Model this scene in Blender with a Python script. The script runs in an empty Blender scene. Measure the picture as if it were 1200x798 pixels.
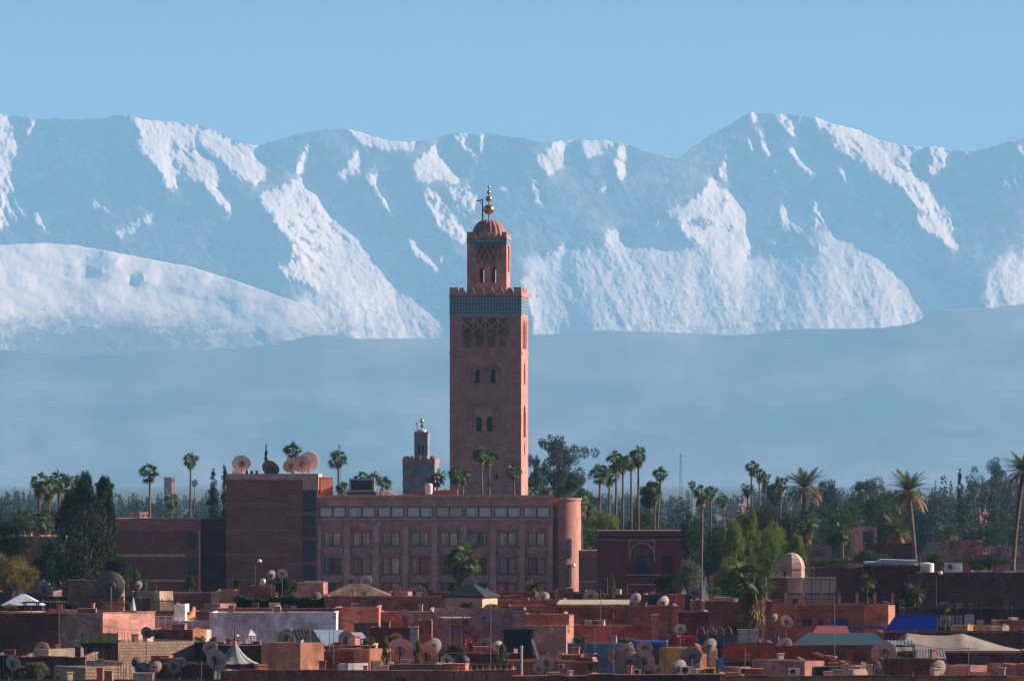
import bpy, bmesh, math, random
import numpy as np
R = math.radians
C = bpy.context.scene.collection
SC = bpy.context.scene
random.seed(7)
F = 6600.0            # focal length in photo pixels (photo is 1200 wide)
CX, HY = 600.0, 562.0  # centre column, horizon row
CAMZ = 25.0
# ------------------------------------------------------------ camera
cam = bpy.data.cameras.new('camera'); camo = bpy.data.objects.new('camera', cam); C.objects.link(camo)
camo.location = (0, 0, CAMZ); camo.rotation_euler = (R(90), 0, 0)
cam.sensor_width = 36; cam.lens = 36 * F / 1200; cam.shift_y = (HY - 399) / 1200
cam.clip_start = 1; cam.clip_end = 200000
SC.camera = camo
# ------------------------------------------------------------ sky, sun, exposure
SUN_EL, SUN_AZ = R(24), R(15)      # sun to the right and slightly behind the scene
sd = (math.cos(SUN_EL) * math.cos(SUN_AZ), math.cos(SUN_EL) * math.sin(SUN_AZ), math.sin(SUN_EL))
w = bpy.data.worlds.new("World"); SC.world = w; w.use_nodes = True
nt = w.node_tree; bg = nt.nodes['Background']
sky = nt.nodes.new('ShaderNodeTexSky'); sky.sky_type = 'NISHITA'; sky.sun_disc = False
sky.sun_elevation = SUN_EL; sky.sun_rotation = R(90) - SUN_AZ
sky.air_density = 1.0; sky.dust_density = 0.0; sky.ozone_density = 8.0; sky.altitude = 1500
tint = nt.nodes.new('ShaderNodeMix'); tint.data_type = 'RGBA'; tint.blend_type = 'MULTIPLY'; tint.inputs[0].default_value = 1
tint.inputs[7].default_value = (0.92, 0.72, 0.67, 1)      # sky recoloured redder, added to warm its fill light on shaded walls
nt.links.new(sky.outputs[0], tint.inputs[6]); nt.links.new(tint.outputs[2], bg.inputs[0]); bg.inputs[1].default_value = 0.05
sun = bpy.data.lights.new('sun', 'SUN'); sun.energy = 5.0; sun.angle = R(0.5); sun.color = (1, 0.82, 0.72)
suno = bpy.data.objects.new('sun', sun); C.objects.link(suno)
from mathutils import Vector, Matrix
suno.rotation_euler = Vector(sd).to_track_quat('Z', 'Y').to_euler()
SC.view_settings.view_transform = 'Standard'; SC.view_settings.look = 'None'
SC.view_settings.exposure = 1.25; SC.view_settings.gamma = 1; SC.view_settings.use_curve_mapping = False
SC.render.engine = 'CYCLES'
SC.cycles.use_denoising = True
SC.cycles.max_bounces = 6; SC.cycles.diffuse_bounces = 3; SC.cycles.glossy_bounces = 3
SC.cycles.transparent_max_bounces = 12; SC.cycles.volume_bounces = 4
HAZE_DENS = 3.8e-5
HAZE_COL = (0.315, 0.685, 1.0)

# ------------------------------------------------------------ helpers
def wx(px, Y): return (px - CX) / F * Y
def wz(py, Y): return CAMZ + (HY - py) / F * Y
def tag(o, label=None, cat=None, group=None, kind=None):
    if label: o['label'] = label
    if cat: o['category'] = cat
    if group: o['group'] = group
    if kind: o['kind'] = kind
    return o
def thing(name, label, cat, loc=(0, 0, 0), rz=0, group=None):
    o = bpy.data.objects.new(name, None); C.objects.link(o); o.location = loc; o.rotation_euler = (0, 0, rz)
    o.empty_display_size = 0.5
    return tag(o, label, cat, group, 'thing')
def copy_tree(o, parent=None):
    c = o.copy(); C.objects.link(c); c.parent = parent
    for ch in KIDS.get(o.name, []):
        copy_tree(ch, c)
    return c
KIDS = {}
def link(o, parent):
    C.objects.link(o)
    if parent is not None:
        o.parent = parent; KIDS.setdefault(parent.name, []).append(o)
    return o
def fast_mesh(name, V, Fc, n):
    """V (N,3) floats, Fc (M,n) ints"""
    me = bpy.data.meshes.new(name)
    V = np.asarray(V, dtype=np.float32); Fc = np.asarray(Fc, dtype=np.int32)
    me.vertices.add(len(V)); me.vertices.foreach_set('co', V.ravel())
    me.loops.add(Fc.size); me.loops.foreach_set('vertex_index', Fc.ravel())
    me.polygons.add(len(Fc)); me.polygons.foreach_set('loop_start', np.arange(0, Fc.size, n, dtype=np.int32))
    me.polygons.foreach_set('loop_total', np.full(len(Fc), n, dtype=np.int32))
    me.update(calc_edges=True); return me
class MB:
    def __init__(s): s.v = []; s.f = []; s.m = []; s.cur = 0
    def add(s, vs, fs):
        b = len(s.v); s.v += [tuple(q) for q in vs]
        for q in fs: s.f.append([b + i for i in q]); s.m.append(s.cur)
        return s
    def box(s, x0, x1, y0, y1, z0, z1):
        return s.add([(x0,y0,z0),(x1,y0,z0),(x1,y1,z0),(x0,y1,z0),(x0,y0,z1),(x1,y0,z1),(x1,y1,z1),(x0,y1,z1)],
                     [(3,2,1,0),(4,5,6,7),(0,1,5,4),(1,2,6,5),(2,3,7,6),(3,0,4,7)])
    def frustum(s, a, b, z0, z1):
        """a,b = (x0,x1,y0,y1) at z0 and z1"""
        return s.add([(a[0],a[2],z0),(a[1],a[2],z0),(a[1],a[3],z0),(a[0],a[3],z0),(b[0],b[2],z1),(b[1],b[2],z1),(b[1],b[3],z1),(b[0],b[3],z1)],
                     [(3,2,1,0),(4,5,6,7),(0,1,5,4),(1,2,6,5),(2,3,7,6),(3,0,4,7)])
    def cyl(s, p0, p1, r0, r1=None, n=8):
        r1 = r0 if r1 is None else r1
        p0 = Vector(p0); p1 = Vector(p1); d = (p1 - p0).normalized()
        a = d.orthogonal().normalized(); b = d.cross(a)
        vs = []
        for p, r in ((p0, r0), (p1, r1)):
            for i in range(n):
                t = 2*math.pi*i/n; vs.append(p + a*(r*math.cos(t)) + b*(r*math.sin(t)))
        fs = [(i, (i+1) % n, n+(i+1) % n, n+i) for i in range(n)]
        fs += [tuple(range(n))[::-1], tuple(range(n, 2*n))]
        return s.add(vs, fs)
    def tube(s, pts, r, n=6):
        for a, b in zip(pts[:-1], pts[1:]): s.cyl(a, b, r, r, n)
        return s
    def lathe(s, prof, n=24, c=(0, 0, 0), flute=0, fn=0, a0=0, a1=2*math.pi):
        full = abs(a1 - a0 - 2*math.pi) < 1e-6
        m = n if full else n + 1
        vs = []
        for (r, z) in prof:
            for i in range(m):
                t = a0 + (a1-a0)*i/n
                rr = r * (1 - flute*(1-abs(math.cos(fn*t/2)))) if flute else r
                vs.append((c[0]+rr*math.cos(t), c[1]+rr*math.sin(t), c[2]+z))
        fs = []
        for j in range(len(prof)-1):
            for i in range(n):
                k = (i+1) % m
                fs.append((j*m+i, j*m+k, (j+1)*m+k, (j+1)*m+i))
        return s.add(vs, fs)
    def sphere(s, c, r, n=16, sq=1.0):
        k = n//2
        return s.lathe([(max(r*math.sin(math.pi*i/k), r*0.01), -r*sq*math.cos(math.pi*i/k)) for i in range(k+1)], n, c)
    def prism(s, pts, y0, y1):
        """polygon in the xz plane extruded along y"""
        n = len(pts)
        vs = [(x, y0, z) for x, z in pts] + [(x, y1, z) for x, z in pts]
        return s.add(vs, [tuple(range(n)), tuple(range(n, 2*n))[::-1]] + [(i, n+i, n+(i+1) % n, (i+1) % n) for i in range(n)])
    def prismx(s, pts, x0, x1):
        n = len(pts)
        vs = [(x0, y, z) for y, z in pts] + [(x1, y, z) for y, z in pts]
        return s.add(vs, [tuple(range(n)), tuple(range(n, 2*n))[::-1]] + [(i, n+i, n+(i+1) % n, (i+1) % n) for i in range(n)])
    def holed(s, outline, holes, y0, y1, back=True):
        bm = bmesh.new()
        for lp in [outline] + holes:
            vs = [bm.verts.new((x, y0, z)) for x, z in lp]
            for i in range(len(vs)): bm.edges.new((vs[i], vs[(i+1) % len(vs)]))
        bmesh.ops.triangle_fill(bm, use_beauty=True, use_dissolve=False, edges=bm.edges[:])
        bm.verts.index_update()
        V = [v.co.copy() for v in bm.verts]; Fs = [[v.index for v in f.verts] for f in bm.faces]
        bm.free()
        s.add(V, Fs)
        if back: s.add([(v.x, y1, v.z) for v in V], Fs)
        for lp in [outline] + holes:
            n = len(lp)
            s.add([(x, y0, z) for x, z in lp] + [(x, y1, z) for x, z in lp], [(i, n+i, n+(i+1) % n, (i+1) % n) for i in range(n)])
        return s
    def xform(s, M, start=0):
        for i in range(start, len(s.v)): s.v[i] = tuple(M @ Vector(s.v[i]))
        return s
    def mesh(s, name, mats, smooth=False):
        me = bpy.data.meshes.new(name); me.from_pydata(s.v, [], s.f)
        for m in (mats if isinstance(mats, (list, tuple)) else [mats]): me.materials.append(m)
        if isinstance(mats, (list, tuple)) and len(mats) > 1: me.polygons.foreach_set('material_index', s.m)
        if smooth:
            me.polygons.foreach_set('use_smooth', [True]*len(me.polygons))
        me.update(); return me
    def build(s, name, mats, parent=None, smooth=False):
        return link(bpy.data.objects.new(name, s.mesh(name, mats, smooth)), parent)
def arch_pts(cx, z0, w, h, n=8, pointed=False, shoe=0.0):
    """arch outline: rectangle with a round (or pointed / horseshoe) head; total height h"""
    r = w/2; pts = [(cx - r, z0), (cx + r, z0)]
    if pointed:
        hh = h - w*0.9
        pts.append((cx + r, z0 + hh))
        for i in range(1, n+1):
            t = i/n; pts.append((cx + r*(1 - t**1.7), z0 + hh + (h-hh)*math.sin(t*math.pi/2)))
        for i in range(n-1, -1, -1):
            t = i/n; pts.append((cx - r*(1 - t**1.7), z0 + hh + (h-hh)*math.sin(t*math.pi/2)))
    else:
        rr = r*(1+shoe); zc = z0 + h - rr; a = math.acos(r/rr) if shoe else 0
        for i in range(n+1):
            t = -a + (math.pi + 2*a)*i/n; pts.append((cx + rr*math.cos(t), zc + rr*math.sin(t)))
    return pts

# ------------------------------------------------------------ materials
def newmat(name):
    m = bpy.data.materials.new(name); m.use_nodes = True
    return m, m.node_tree, m.node_tree.nodes['Principled BSDF']
MATS = {}
def plaster(name, col, var=0.22, rough=0.92, scale=0.35, streak=0.25, bump=0.15):
    if name in MATS: return MATS[name]
    m, t, p = newmat(name); N = t.nodes; L = t.links
    geo = N.new('ShaderNodeNewGeometry')
    mp = N.new('ShaderNodeMapping'); mp.inputs['Scale'].default_value = (1, 1, 0.45)
    L.new(geo.outputs['Position'], mp.inputs[0])
    n1 = N.new('ShaderNodeTexNoise'); n1.inputs['Scale'].default_value = scale; n1.inputs['Detail'].default_value = 6; n1.inputs['Roughness'].default_value = .65
    L.new(geo.outputs['Position'], n1.inputs[0])
    n2 = N.new('ShaderNodeTexNoise'); n2.inputs['Scale'].default_value = 1.3; n2.inputs['Detail'].default_value = 7; n2.inputs['Roughness'].default_value = .7
    L.new(mp.outputs[0], n2.inputs[0])
    def rng(a, lo, hi):
        r = N.new('ShaderNodeMapRange'); r.inputs[1].default_value = .3; r.inputs[2].default_value = .7
        r.inputs[3].default_value = lo; r.inputs[4].default_value = hi; L.new(a, r.inputs[0]); return r.outputs[0]
    mul = N.new('ShaderNodeMath'); mul.operation = 'MULTIPLY'
    L.new(rng(n1.outputs[0], 1-var, 1+var), mul.inputs[0]); L.new(rng(n2.outputs[0], 1-streak, 1+streak*.5), mul.inputs[1])
    n3 = N.new('ShaderNodeTexNoise'); n3.inputs['Scale'].default_value = .55; n3.inputs['Detail'].default_value = 3; n3.inputs['Distortion'].default_value = .6
    L.new(geo.outputs['Position'], n3.inputs[0])
    r3 = N.new('ShaderNodeMapRange'); r3.inputs[1].default_value = .54; r3.inputs[2].default_value = .57; r3.inputs[3].default_value = 1; r3.inputs[4].default_value = 1 + var*1.1; L.new(n3.outputs[0], r3.inputs[0])
    r4 = N.new('ShaderNodeMapRange'); r4.inputs[1].default_value = .38; r4.inputs[2].default_value = .42; r4.inputs[3].default_value = 1 - var*.9; r4.inputs[4].default_value = 1; L.new(n3.outputs[0], r4.inputs[0])
    m2 = N.new('ShaderNodeMath'); m2.operation = 'MULTIPLY'; L.new(r3.outputs[0], m2.inputs[0]); L.new(r4.outputs[0], m2.inputs[1])
    m3 = N.new('ShaderNodeMath'); m3.operation = 'MULTIPLY'; L.new(mul.outputs[0], m3.inputs[0]); L.new(m2.outputs[0], m3.inputs[1])
    mx = N.new('ShaderNodeVectorMath'); mx.operation = 'SCALE'
    mx.inputs[0].default_value = col; L.new(m3.outputs[0], mx.inputs['Scale'])
    L.new(mx.outputs[0], p.inputs['Base Color']); p.inputs['Roughness'].default_value = rough
    if bump:
        b = N.new('ShaderNodeBump'); b.inputs['Strength'].default_value = bump; b.inputs['Distance'].default_value = .05
        L.new(n1.outputs[0], b.inputs['Height']); L.new(b.outputs[0], p.inputs['Normal'])
    MATS[name] = m; return m
def plain(name, col, rough=.6, metal=0.0, spec=None):
    if name in MATS: return MATS[name]
    m, t, p = newmat(name); p.inputs['Base Color'].default_value = (*col, 1)
    N = t.nodes; L = t.links
    n = N.new('ShaderNodeTexNoise'); n.inputs['Scale'].default_value = 3; n.inputs['Detail'].default_value = 4
    geo = N.new('ShaderNodeNewGeometry'); L.new(geo.outputs['Position'], n.inputs[0])
    r = N.new('ShaderNodeMapRange'); r.inputs[1].default_value = .3; r.inputs[2].default_value = .7; r.inputs[3].default_value = .82; r.inputs[4].default_value = 1.12
    L.new(n.outputs[0], r.inputs[0])
    v = N.new('ShaderNodeVectorMath'); v.operation = 'SCALE'; v.inputs[0].default_value = col; L.new(r.outputs[0], v.inputs['Scale'])
    L.new(v.outputs[0], p.inputs['Base Color'])
    p.inputs['Roughness'].default_value = rough; p.inputs['Metallic'].default_value = metal
    if spec is not None: p.inputs['Specular IOR Level'].default_value = spec
    MATS[name] = m; return m
def brick(name, c1, c2, mortar, bw=0.5, rh=0.25, ms=0.03, var=.25):
    if name in MATS: return MATS[name]
    m, t, p = newmat(name); N = t.nodes; L = t.links
    tc = N.new('ShaderNodeTexCoord'); sp = N.new('ShaderNodeSeparateXYZ'); L.new(tc.outputs['Object'], sp.inputs[0])
    ad = N.new('ShaderNodeMath'); L.new(sp.outputs[0], ad.inputs[0]); L.new(sp.outputs[1], ad.inputs[1])
    cb = N.new('ShaderNodeCombineXYZ'); L.new(ad.outputs[0], cb.inputs[0]); L.new(sp.outputs[2], cb.inputs[1])
    b = N.new('ShaderNodeTexBrick'); L.new(cb.outputs[0], b.inputs[0])
    b.inputs['Color1'].default_value = (*c1, 1); b.inputs['Color2'].default_value = (*c2, 1); b.inputs['Mortar'].default_value = (*mortar, 1)
    b.inputs['Scale'].default_value = 1; b.inputs['Brick Width'].default_value = bw; b.inputs['Row Height'].default_value = rh; b.inputs['Mortar Size'].default_value = ms
    n1 = N.new('ShaderNodeTexNoise'); n1.inputs['Scale'].default_value = .45; n1.inputs['Detail'].default_value = 7; n1.inputs['Roughness'].default_value = .7
    L.new(tc.outputs['Object'], n1.inputs[0])
    r = N.new('ShaderNodeMapRange'); r.inputs[1].default_value = .3; r.inputs[2].default_value = .7; r.inputs[3].default_value = 1-var; r.inputs[4].default_value = 1+var
    L.new(n1.outputs[0], r.inputs[0])
    v = N.new('ShaderNodeVectorMath'); v.operation = 'SCALE'; L.new(b.outputs[0], v.inputs[0]); L.new(r.outputs[0], v.inputs['Scale'])
    L.new(v.outputs[0], p.inputs['Base Color']); p.inputs['Roughness'].default_value = .95
    bp = N.new('ShaderNodeBump'); bp.inputs['Strength'].default_value = .5; bp.inputs['Distance'].default_value = .04
    L.new(b.outputs[1], bp.inputs['Height']); bp.invert = True; L.new(bp.outputs[0], p.inputs['Normal'])
    MATS[name] = m; return m
def leafmat(name, c1, c2, trans=.18):
    if name in MATS: return MATS[name]
    m, t, p = newmat(name); N = t.nodes; L = t.links
    geo = N.new('ShaderNodeNewGeometry')
    n = N.new('ShaderNodeTexNoise'); n.inputs['Scale'].default_value = .9; n.inputs['Detail'].default_value = 5; L.new(geo.outputs['Position'], n.inputs[0])
    cr = N.new('ShaderNodeMapRange'); cr.inputs[1].default_value = .32; cr.inputs[2].default_value = .68; L.new(n.outputs[0], cr.inputs[0])
    mx = N.new('ShaderNodeMix'); mx.data_type = 'RGBA'; L.new(cr.outputs[0], mx.inputs[0])
    mx.inputs[6].default_value = (*[q*.95 for q in c1], 1); mx.inputs[7].default_value = (*[q*1.2 for q in c2], 1)
    L.new(mx.outputs[2], p.inputs['Base Color']); p.inputs['Roughness'].default_value = .6
    p.inputs['Specular IOR Level'].default_value = .06
    tr = N.new('ShaderNodeBsdfTranslucent'); L.new(mx.outputs[2], tr.inputs[0])
    ms = N.new('ShaderNodeMixShader'); ms.inputs[0].default_value = trans
    L.new(p.outputs[0], ms.inputs[1]); L.new(tr.outputs[0], ms.inputs[2])
    L.new(ms.outputs[0], N['Material Output'].inputs[0])
    MATS[name] = m; return m
# ------------------------------------------------------------ mountains: relief solved from slopes set by a mask of lit and shaded patches
PXM = 30000.0 / F
def spectral(h, wd, beta, seed, ang=0.0, stretch=1.0):
    rs = np.random.RandomState(seed)
    H, W = 1 << (h-1).bit_length(), 1 << (wd-1).bit_length()
    fy = np.fft.fftfreq(H)[:, None]; fx = np.fft.fftfreq(W)[None, :]
    a = math.radians(ang)
    u = fx*math.cos(a) + fy*math.sin(a); v = -fx*math.sin(a) + fy*math.cos(a)
    k = np.sqrt((u*stretch)**2 + v**2); k[0, 0] = 1
    sp = np.fft.fft2(rs.randn(H, W)) * k**(-beta/2)
    sp[k < 0.004] = 0
    n = np.real(np.fft.ifft2(sp))[:h, :wd]
    return (n - n.mean())/n.std()
def rank01(n):
    return 0.5*(1 + np.tanh(n*0.85))
def fill(poly, X, Y):
    ins = np.zeros(X.shape, bool); n = len(poly)
    for i in range(n):
        x0, y0 = poly[i]; x1, y1 = poly[(i+1) % n]
        if y0 == y1: continue
        c = ((Y >= min(y0, y1)) & (Y < max(y0, y1)))
        ins ^= c & (X < (x1-x0)*(Y-y0)/(y1-y0) + x0)
    return ins
def blur(a, s):
    H, W = a.shape
    b = np.concatenate([a, a[::-1]], 0); b = np.concatenate([b, b[:, ::-1]], 1)
    fy = np.fft.fftfreq(2*H)[:, None]; fx = np.fft.fftfreq(2*W)[None, :]
    return np.real(np.fft.ifft2(np.fft.fft2(b)*np.exp(-2*(math.pi*s)**2*(fx**2+fy**2))))[:H, :W]
def solve_relief(gx, gy, base, lam):
    """least squares depth with screen gradients gx (right), gy (down), close to base"""
    H, W = gx.shape
    div = np.zeros_like(gx)
    gx = gx.copy(); gy = gy.copy(); gx[:, -1] = 0; gy[-1] = 0
    div += gx; div[:, 1:] -= gx[:, :-1]; div += gy; div[1:] -= gy[:-1]
    rhs = lam*base - div
    b = np.concatenate([rhs, rhs[::-1]], 0); b = np.concatenate([b, b[:, ::-1]], 1)
    fy = np.fft.fftfreq(2*H)[:, None]; fx = np.fft.fftfreq(2*W)[None, :]
    den = lam + (2-2*np.cos(2*math.pi*fx)) + (2-2*np.cos(2*math.pi*fy))
    return np.real(np.fft.ifft2(np.fft.fft2(b)/den))[:H, :W]
X0, X1, Y0, Y1 = -60, 1260, 110, 600
gyy, gxx = np.mgrid[Y0:Y1, X0:X1].astype(float)
H_, W_ = gxx.shape
LIT = [
 (.72,[(-60,132),(0,132),(16,138),(24,170),(40,142),(54,146),(52,174),(40,186),(36,206),(52,206),(36,218),(8,224),(0,238),(-60,250)]),
 (.35,[(-60,230),(28,230),(30,250),(0,264),(-60,270)]),
 (.93,[(144,134),(192,142),(232,145),(281,167),(307,170),(297,186),(311,194),(311,210),(299,213),(277,210),(257,190),(263,215),(236,210),(208,206),(212,218),(200,222),(194,218),(192,204),(172,186),(158,166),(168,160)]),
 (-.45,[(200,165),(226,168),(232,205),(205,205)]),
 (-.1,[(229,150),(240,166),(275,203),(258,192),(236,176)]),
 (.9,[(107,232),(122,226),(127,238),(137,240),(128,246),(108,244)]),
 (.75,[(38,250),(56,244),(88,248),(76,254),(60,258),(52,272),(40,262)]),
 (.85,[(134,276),(160,260),(182,246),(178,258),(144,281)]),
 (.82,[(337,201),(350,207),(373,220),(391,243),(418,269),(440,288),(451,310),(470,329),(459,335),(444,346),(421,352),(399,344),(373,340),(361,334),(341,328),(321,312),(349,306),(341,302),(345,286),(333,274),(317,250),(303,228),(349,210)]),
 (.6,[(350,355),(369,348),(361,363),(373,374),(350,384)]),
 (.95,[(343,204),(357,174),(363,170),(357,186),(353,204)]),
 (.95,[(388,211),(406,198),(418,175),(421,200),(403,207)]),
 (1.2,[(403,148),(425,154),(452,164),(489,166),(482,173),(455,173),(429,171),(418,162)]),
 (1.1,[(482,198),(493,184),(508,175),(512,165),(515,179),(523,194),(532,209),(530,215),(512,211),(489,212)]),
 (.75,[(534,156),(545,156),(555,171),(561,186),(574,198),(564,200),(549,179),(542,175)]),
 (.85,[(562,158),(572,160),(568,186),(563,180)]),(.8,[(544,200),(555,205),(549,213)]),(.85,[(587,166),(592,166),(590,183)]),
 (.52,[(493,215),(512,232),(527,254),(549,269),(542,288),(515,269),(500,243)]),
 (.55,[(515,215),(575,220),(606,219),(590,224),(560,226),(548,254),(530,243)]),
 (1.1,[(482,280),(489,284),(517,310),(512,313),(482,290)]),(.8,[(515,294),(534,299),(515,307)]),
 (.55,[(421,356),(445,345),(500,345),(515,370),(512,385),(470,390),(440,382)]),
 (.92,[(628,192),(643,179),(651,164),(670,163),(668,186),(651,201),(639,206)]),
 (.92,[(681,163),(720,164),(707,179),(688,186)]),
 (.85,[(726,170),(735,170),(730,211),(724,213),(722,190)]),(.8,[(703,222),(713,216),(705,227)]),
 (.8,[(643,292),(658,288),(647,297)]),(.9,[(711,271),(726,271),(728,292),(711,293)]),
 (1,[(879,130),(887,131),(883,154)]),(.7,[(873,164),(883,164),(883,181)]),
 (.9,[(846,189),(856,177),(858,193),(850,210),(842,202)]),
 (.97,[(771,247),(800,237),(825,222),(829,206),(844,218),(867,231),(883,243),(903,256),(883,279),(883,293),(871,299),(829,297),(812,281),(798,264),(790,250)]),
 (-.1,[(845,224),(848,238),(846,252),(842,240)]),(-.1,[(872,236),(880,262),(876,272),(870,250)]),
 (-.3,[(800,262),(826,256),(858,268),(868,276),(830,268)]),
 (.85,[(910,131),(925,132),(933,148),(942,164),(925,160),(917,145)]),(.8,[(923,172),(937,181),(958,202),(946,202),(929,185)]),
 (.8,[(933,137),(946,141),(940,150)]),
 (.75,[(956,136),(983,145),(1004,150),(1017,160),(1062,167),(1085,172),(1075,189),(1062,189),(1075,206),(1096,222),(1117,235),(1127,247),(1131,258),(1117,256),(1121,270),(1100,264),(1075,239),(1054,218),(1033,206),(1008,185),(987,181),(971,160),(960,150)]),
 (1.1,[(1069,254),(1092,258),(1127,288),(1100,277),(1075,266)]),
 (.78,[(1087,170),(1119,172),(1115,193),(1104,204),(1090,204)]),(.9,[(1129,174),(1144,174),(1131,187)]),
 (.6,[(1181,185),(1194,210),(1169,225),(1179,206)]),(.8,[(1190,174),(1260,172),(1260,200),(1200,190)]),
 (.95,[(921,235),(933,252),(948,260),(942,270),(915,268)]),(.6,[(950,235),(967,235),(977,260),(950,268)]),(.7,[(902,277),(925,274),(908,285)]),
 (.6,[(954,295),(975,264),(1008,272),(1033,297),(1067,325),(1054,329),(1087,360),(1083,410),(700,410),(700,293),(771,289),(804,297),(879,299),(917,302)]),
 (.72,[(621,303),(647,295),(700,291),(700,410),(628,410),(618,340)]),
 (.72,[(1154,370),(1156,335),(1171,314),(1200,310),(1260,305),(1260,370)]),
 (.8,[(888,150),(894,150),(905,176),(900,182)]),(.7,[(905,190),(912,196),(930,232),(922,228)]),(.65,[(980,196),(992,200),(1010,232),(1002,236)]),(.6,[(1040,262),(1050,262),(1080,306),(1072,308)]),(.7,[(560,262),(570,258),(592,292),(584,296)]),(.6,[(610,196),(618,200),(640,240),(632,240)]),(.65,[(240,214),(250,212),(276,250),(266,252)]),(.6,[(430,206),(440,204),(468,250),(458,254)]),(.65,[(70,160),(78,160),(92,196),(84,198)]),(.6,[(96,178),(102,176),(118,214),(110,214)]),
 (.3,[(1017,230),(1046,270),(1040,275),(1012,245)]),(.7,[(769,260),(779,256),(781,289),(771,289)]),
]
wa = spectral(H_, W_, 3.2, 11); wb = spectral(H_, W_, 3.2, 12)
wc = spectral(H_, W_, 2.2, 13); wd_ = spectral(H_, W_, 2.2, 14)
qx = gxx + 1.6*wa + 0.9*wc; qy = gyy + 1.6*wb + 0.9*wd_
streak = rank01(0.85*spectral(H_, W_, 2.3, 21, ang=52, stretch=2.6) + 0.5*spectral(H_, W_, 1.8, 22, ang=100, stretch=2.0))
cov = np.zeros((H_, W_))
for c, poly in LIT:
    m = fill(poly, qx, qy)
    if c > 0: cov[m] = c
    else: cov[m] = -c
soft = blur(cov, 2.0)
fine = rank01(spectral(H_, W_, 1.5, 23, ang=58, stretch=3.0))
def band(beta, seed, ang, st, hi, lo):
    q = spectral(H_, W_, beta, seed, ang=ang, stretch=st); q = blur(q, lo) - blur(q, hi); return q/q.std()
st1 = band(1.5, 24, 40, 7.0, 7, .55); st2 = band(1.5, 25, 60, 6.5, 8, .6); st3 = band(1.4, 26, 118, 3.0, 7, .8)
sel = rank01(spectral(H_, W_, 3.4, 27)*1.3)
cn = (st1*(1-sel) + st2*sel)*.75 + .35*st3 + .45*spectral(H_, W_, 2.2, 28, ang=50, stretch=2)
cn = rank01(cn/cn.std())
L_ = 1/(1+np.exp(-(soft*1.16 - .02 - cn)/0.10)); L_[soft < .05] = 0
SOFTP = [[(954,297),(975,264),(1008,272),(1033,297),(1067,325),(1087,360),(1083,420),(620,420),(618,305),(700,291),(771,289),(804,297),(879,299),(917,304)], [(1150,400),(1156,335),(1171,314),(1200,310),(1260,305),(1260,400)], [(350,350),(445,345),(500,345),(520,370),(512,400),(370,400)], [(373,300),(451,310),(470,332),(444,348),(399,344)]]
S_ = np.zeros((H_, W_))
for poly in SOFTP: S_[fill(poly, qx + 9*wc + 5*wa, qy + 9*wd_ + 5*wb)] = 1
S_ = blur(S_, 3.0)
rough_hi = spectral(H_, W_, 1.7, 31, ang=60, stretch=1.8); rough_lo = spectral(H_, W_, 3.0, 32, ang=75, stretch=2.2)
gx = -0.54 + 2.0*L_ + 0.14*rough_hi*(0.5+L_) + 0.10*rough_lo*(L_ < .5)
gully = spectral(H_, W_, 1.6, 34, ang=62, stretch=3.2)
gx += .16*gully*(L_ > .3) + .05*gully
gx = gx*(1-S_) + S_*(.38 + .34*rough_lo + .42*(st1*(1-sel)+st2*sel) + .3*gully)
gy = -1.30 - 0.65*L_ + 0.25*spectral(H_, W_, 2.0, 33) - .5*S_
base = 1.5*(Y1 - gyy)
D = solve_relief(gx, gy, base, 1.2e-5)
crag = spectral(H_, W_, 1.0, 35, ang=58, stretch=2.6); crag -= blur(crag, 5); crag = blur(crag, .7)
D += (.26 + .44*L_)*crag/crag.std()*.5 + .42*(st1*(1-sel)+st2*sel)*(.3+.7*L_)
D -= D[int(400-Y0)].mean()
SKY = [(-60,132),(0,133),(12,135),(30,137),(40,141),(50,140),(62,138),(82,139),(100,139),(112,137),(120,139),(132,136),(145,135),(160,138),(175,141),(200,143),(222,145),(240,147),(252,152),(270,161),(285,167),(303,171),(320,166),(340,160),(352,156),(370,153),(385,151),(403,149),(420,155),(440,162),(462,166),(485,168),(500,165),(515,160),(530,157),(545,156),(560,157),(578,158),(600,160),(620,161),(640,166),(655,165),(680,164),(700,165),(715,166),(730,170),(745,174),(760,177),(775,182),(793,185),(802,180),(815,171),(828,161),(840,153),(852,147),(862,142),(872,135),(880,132),(893,133),(905,132),(920,134),(940,135),(955,138),(972,145),(985,148),(1000,151),(1012,157),(1020,161),(1035,165),(1050,168),(1075,171),(1100,172),(1115,176),(1140,177),(1160,174),(1180,168),(1200,163),(1260,150)]
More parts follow.
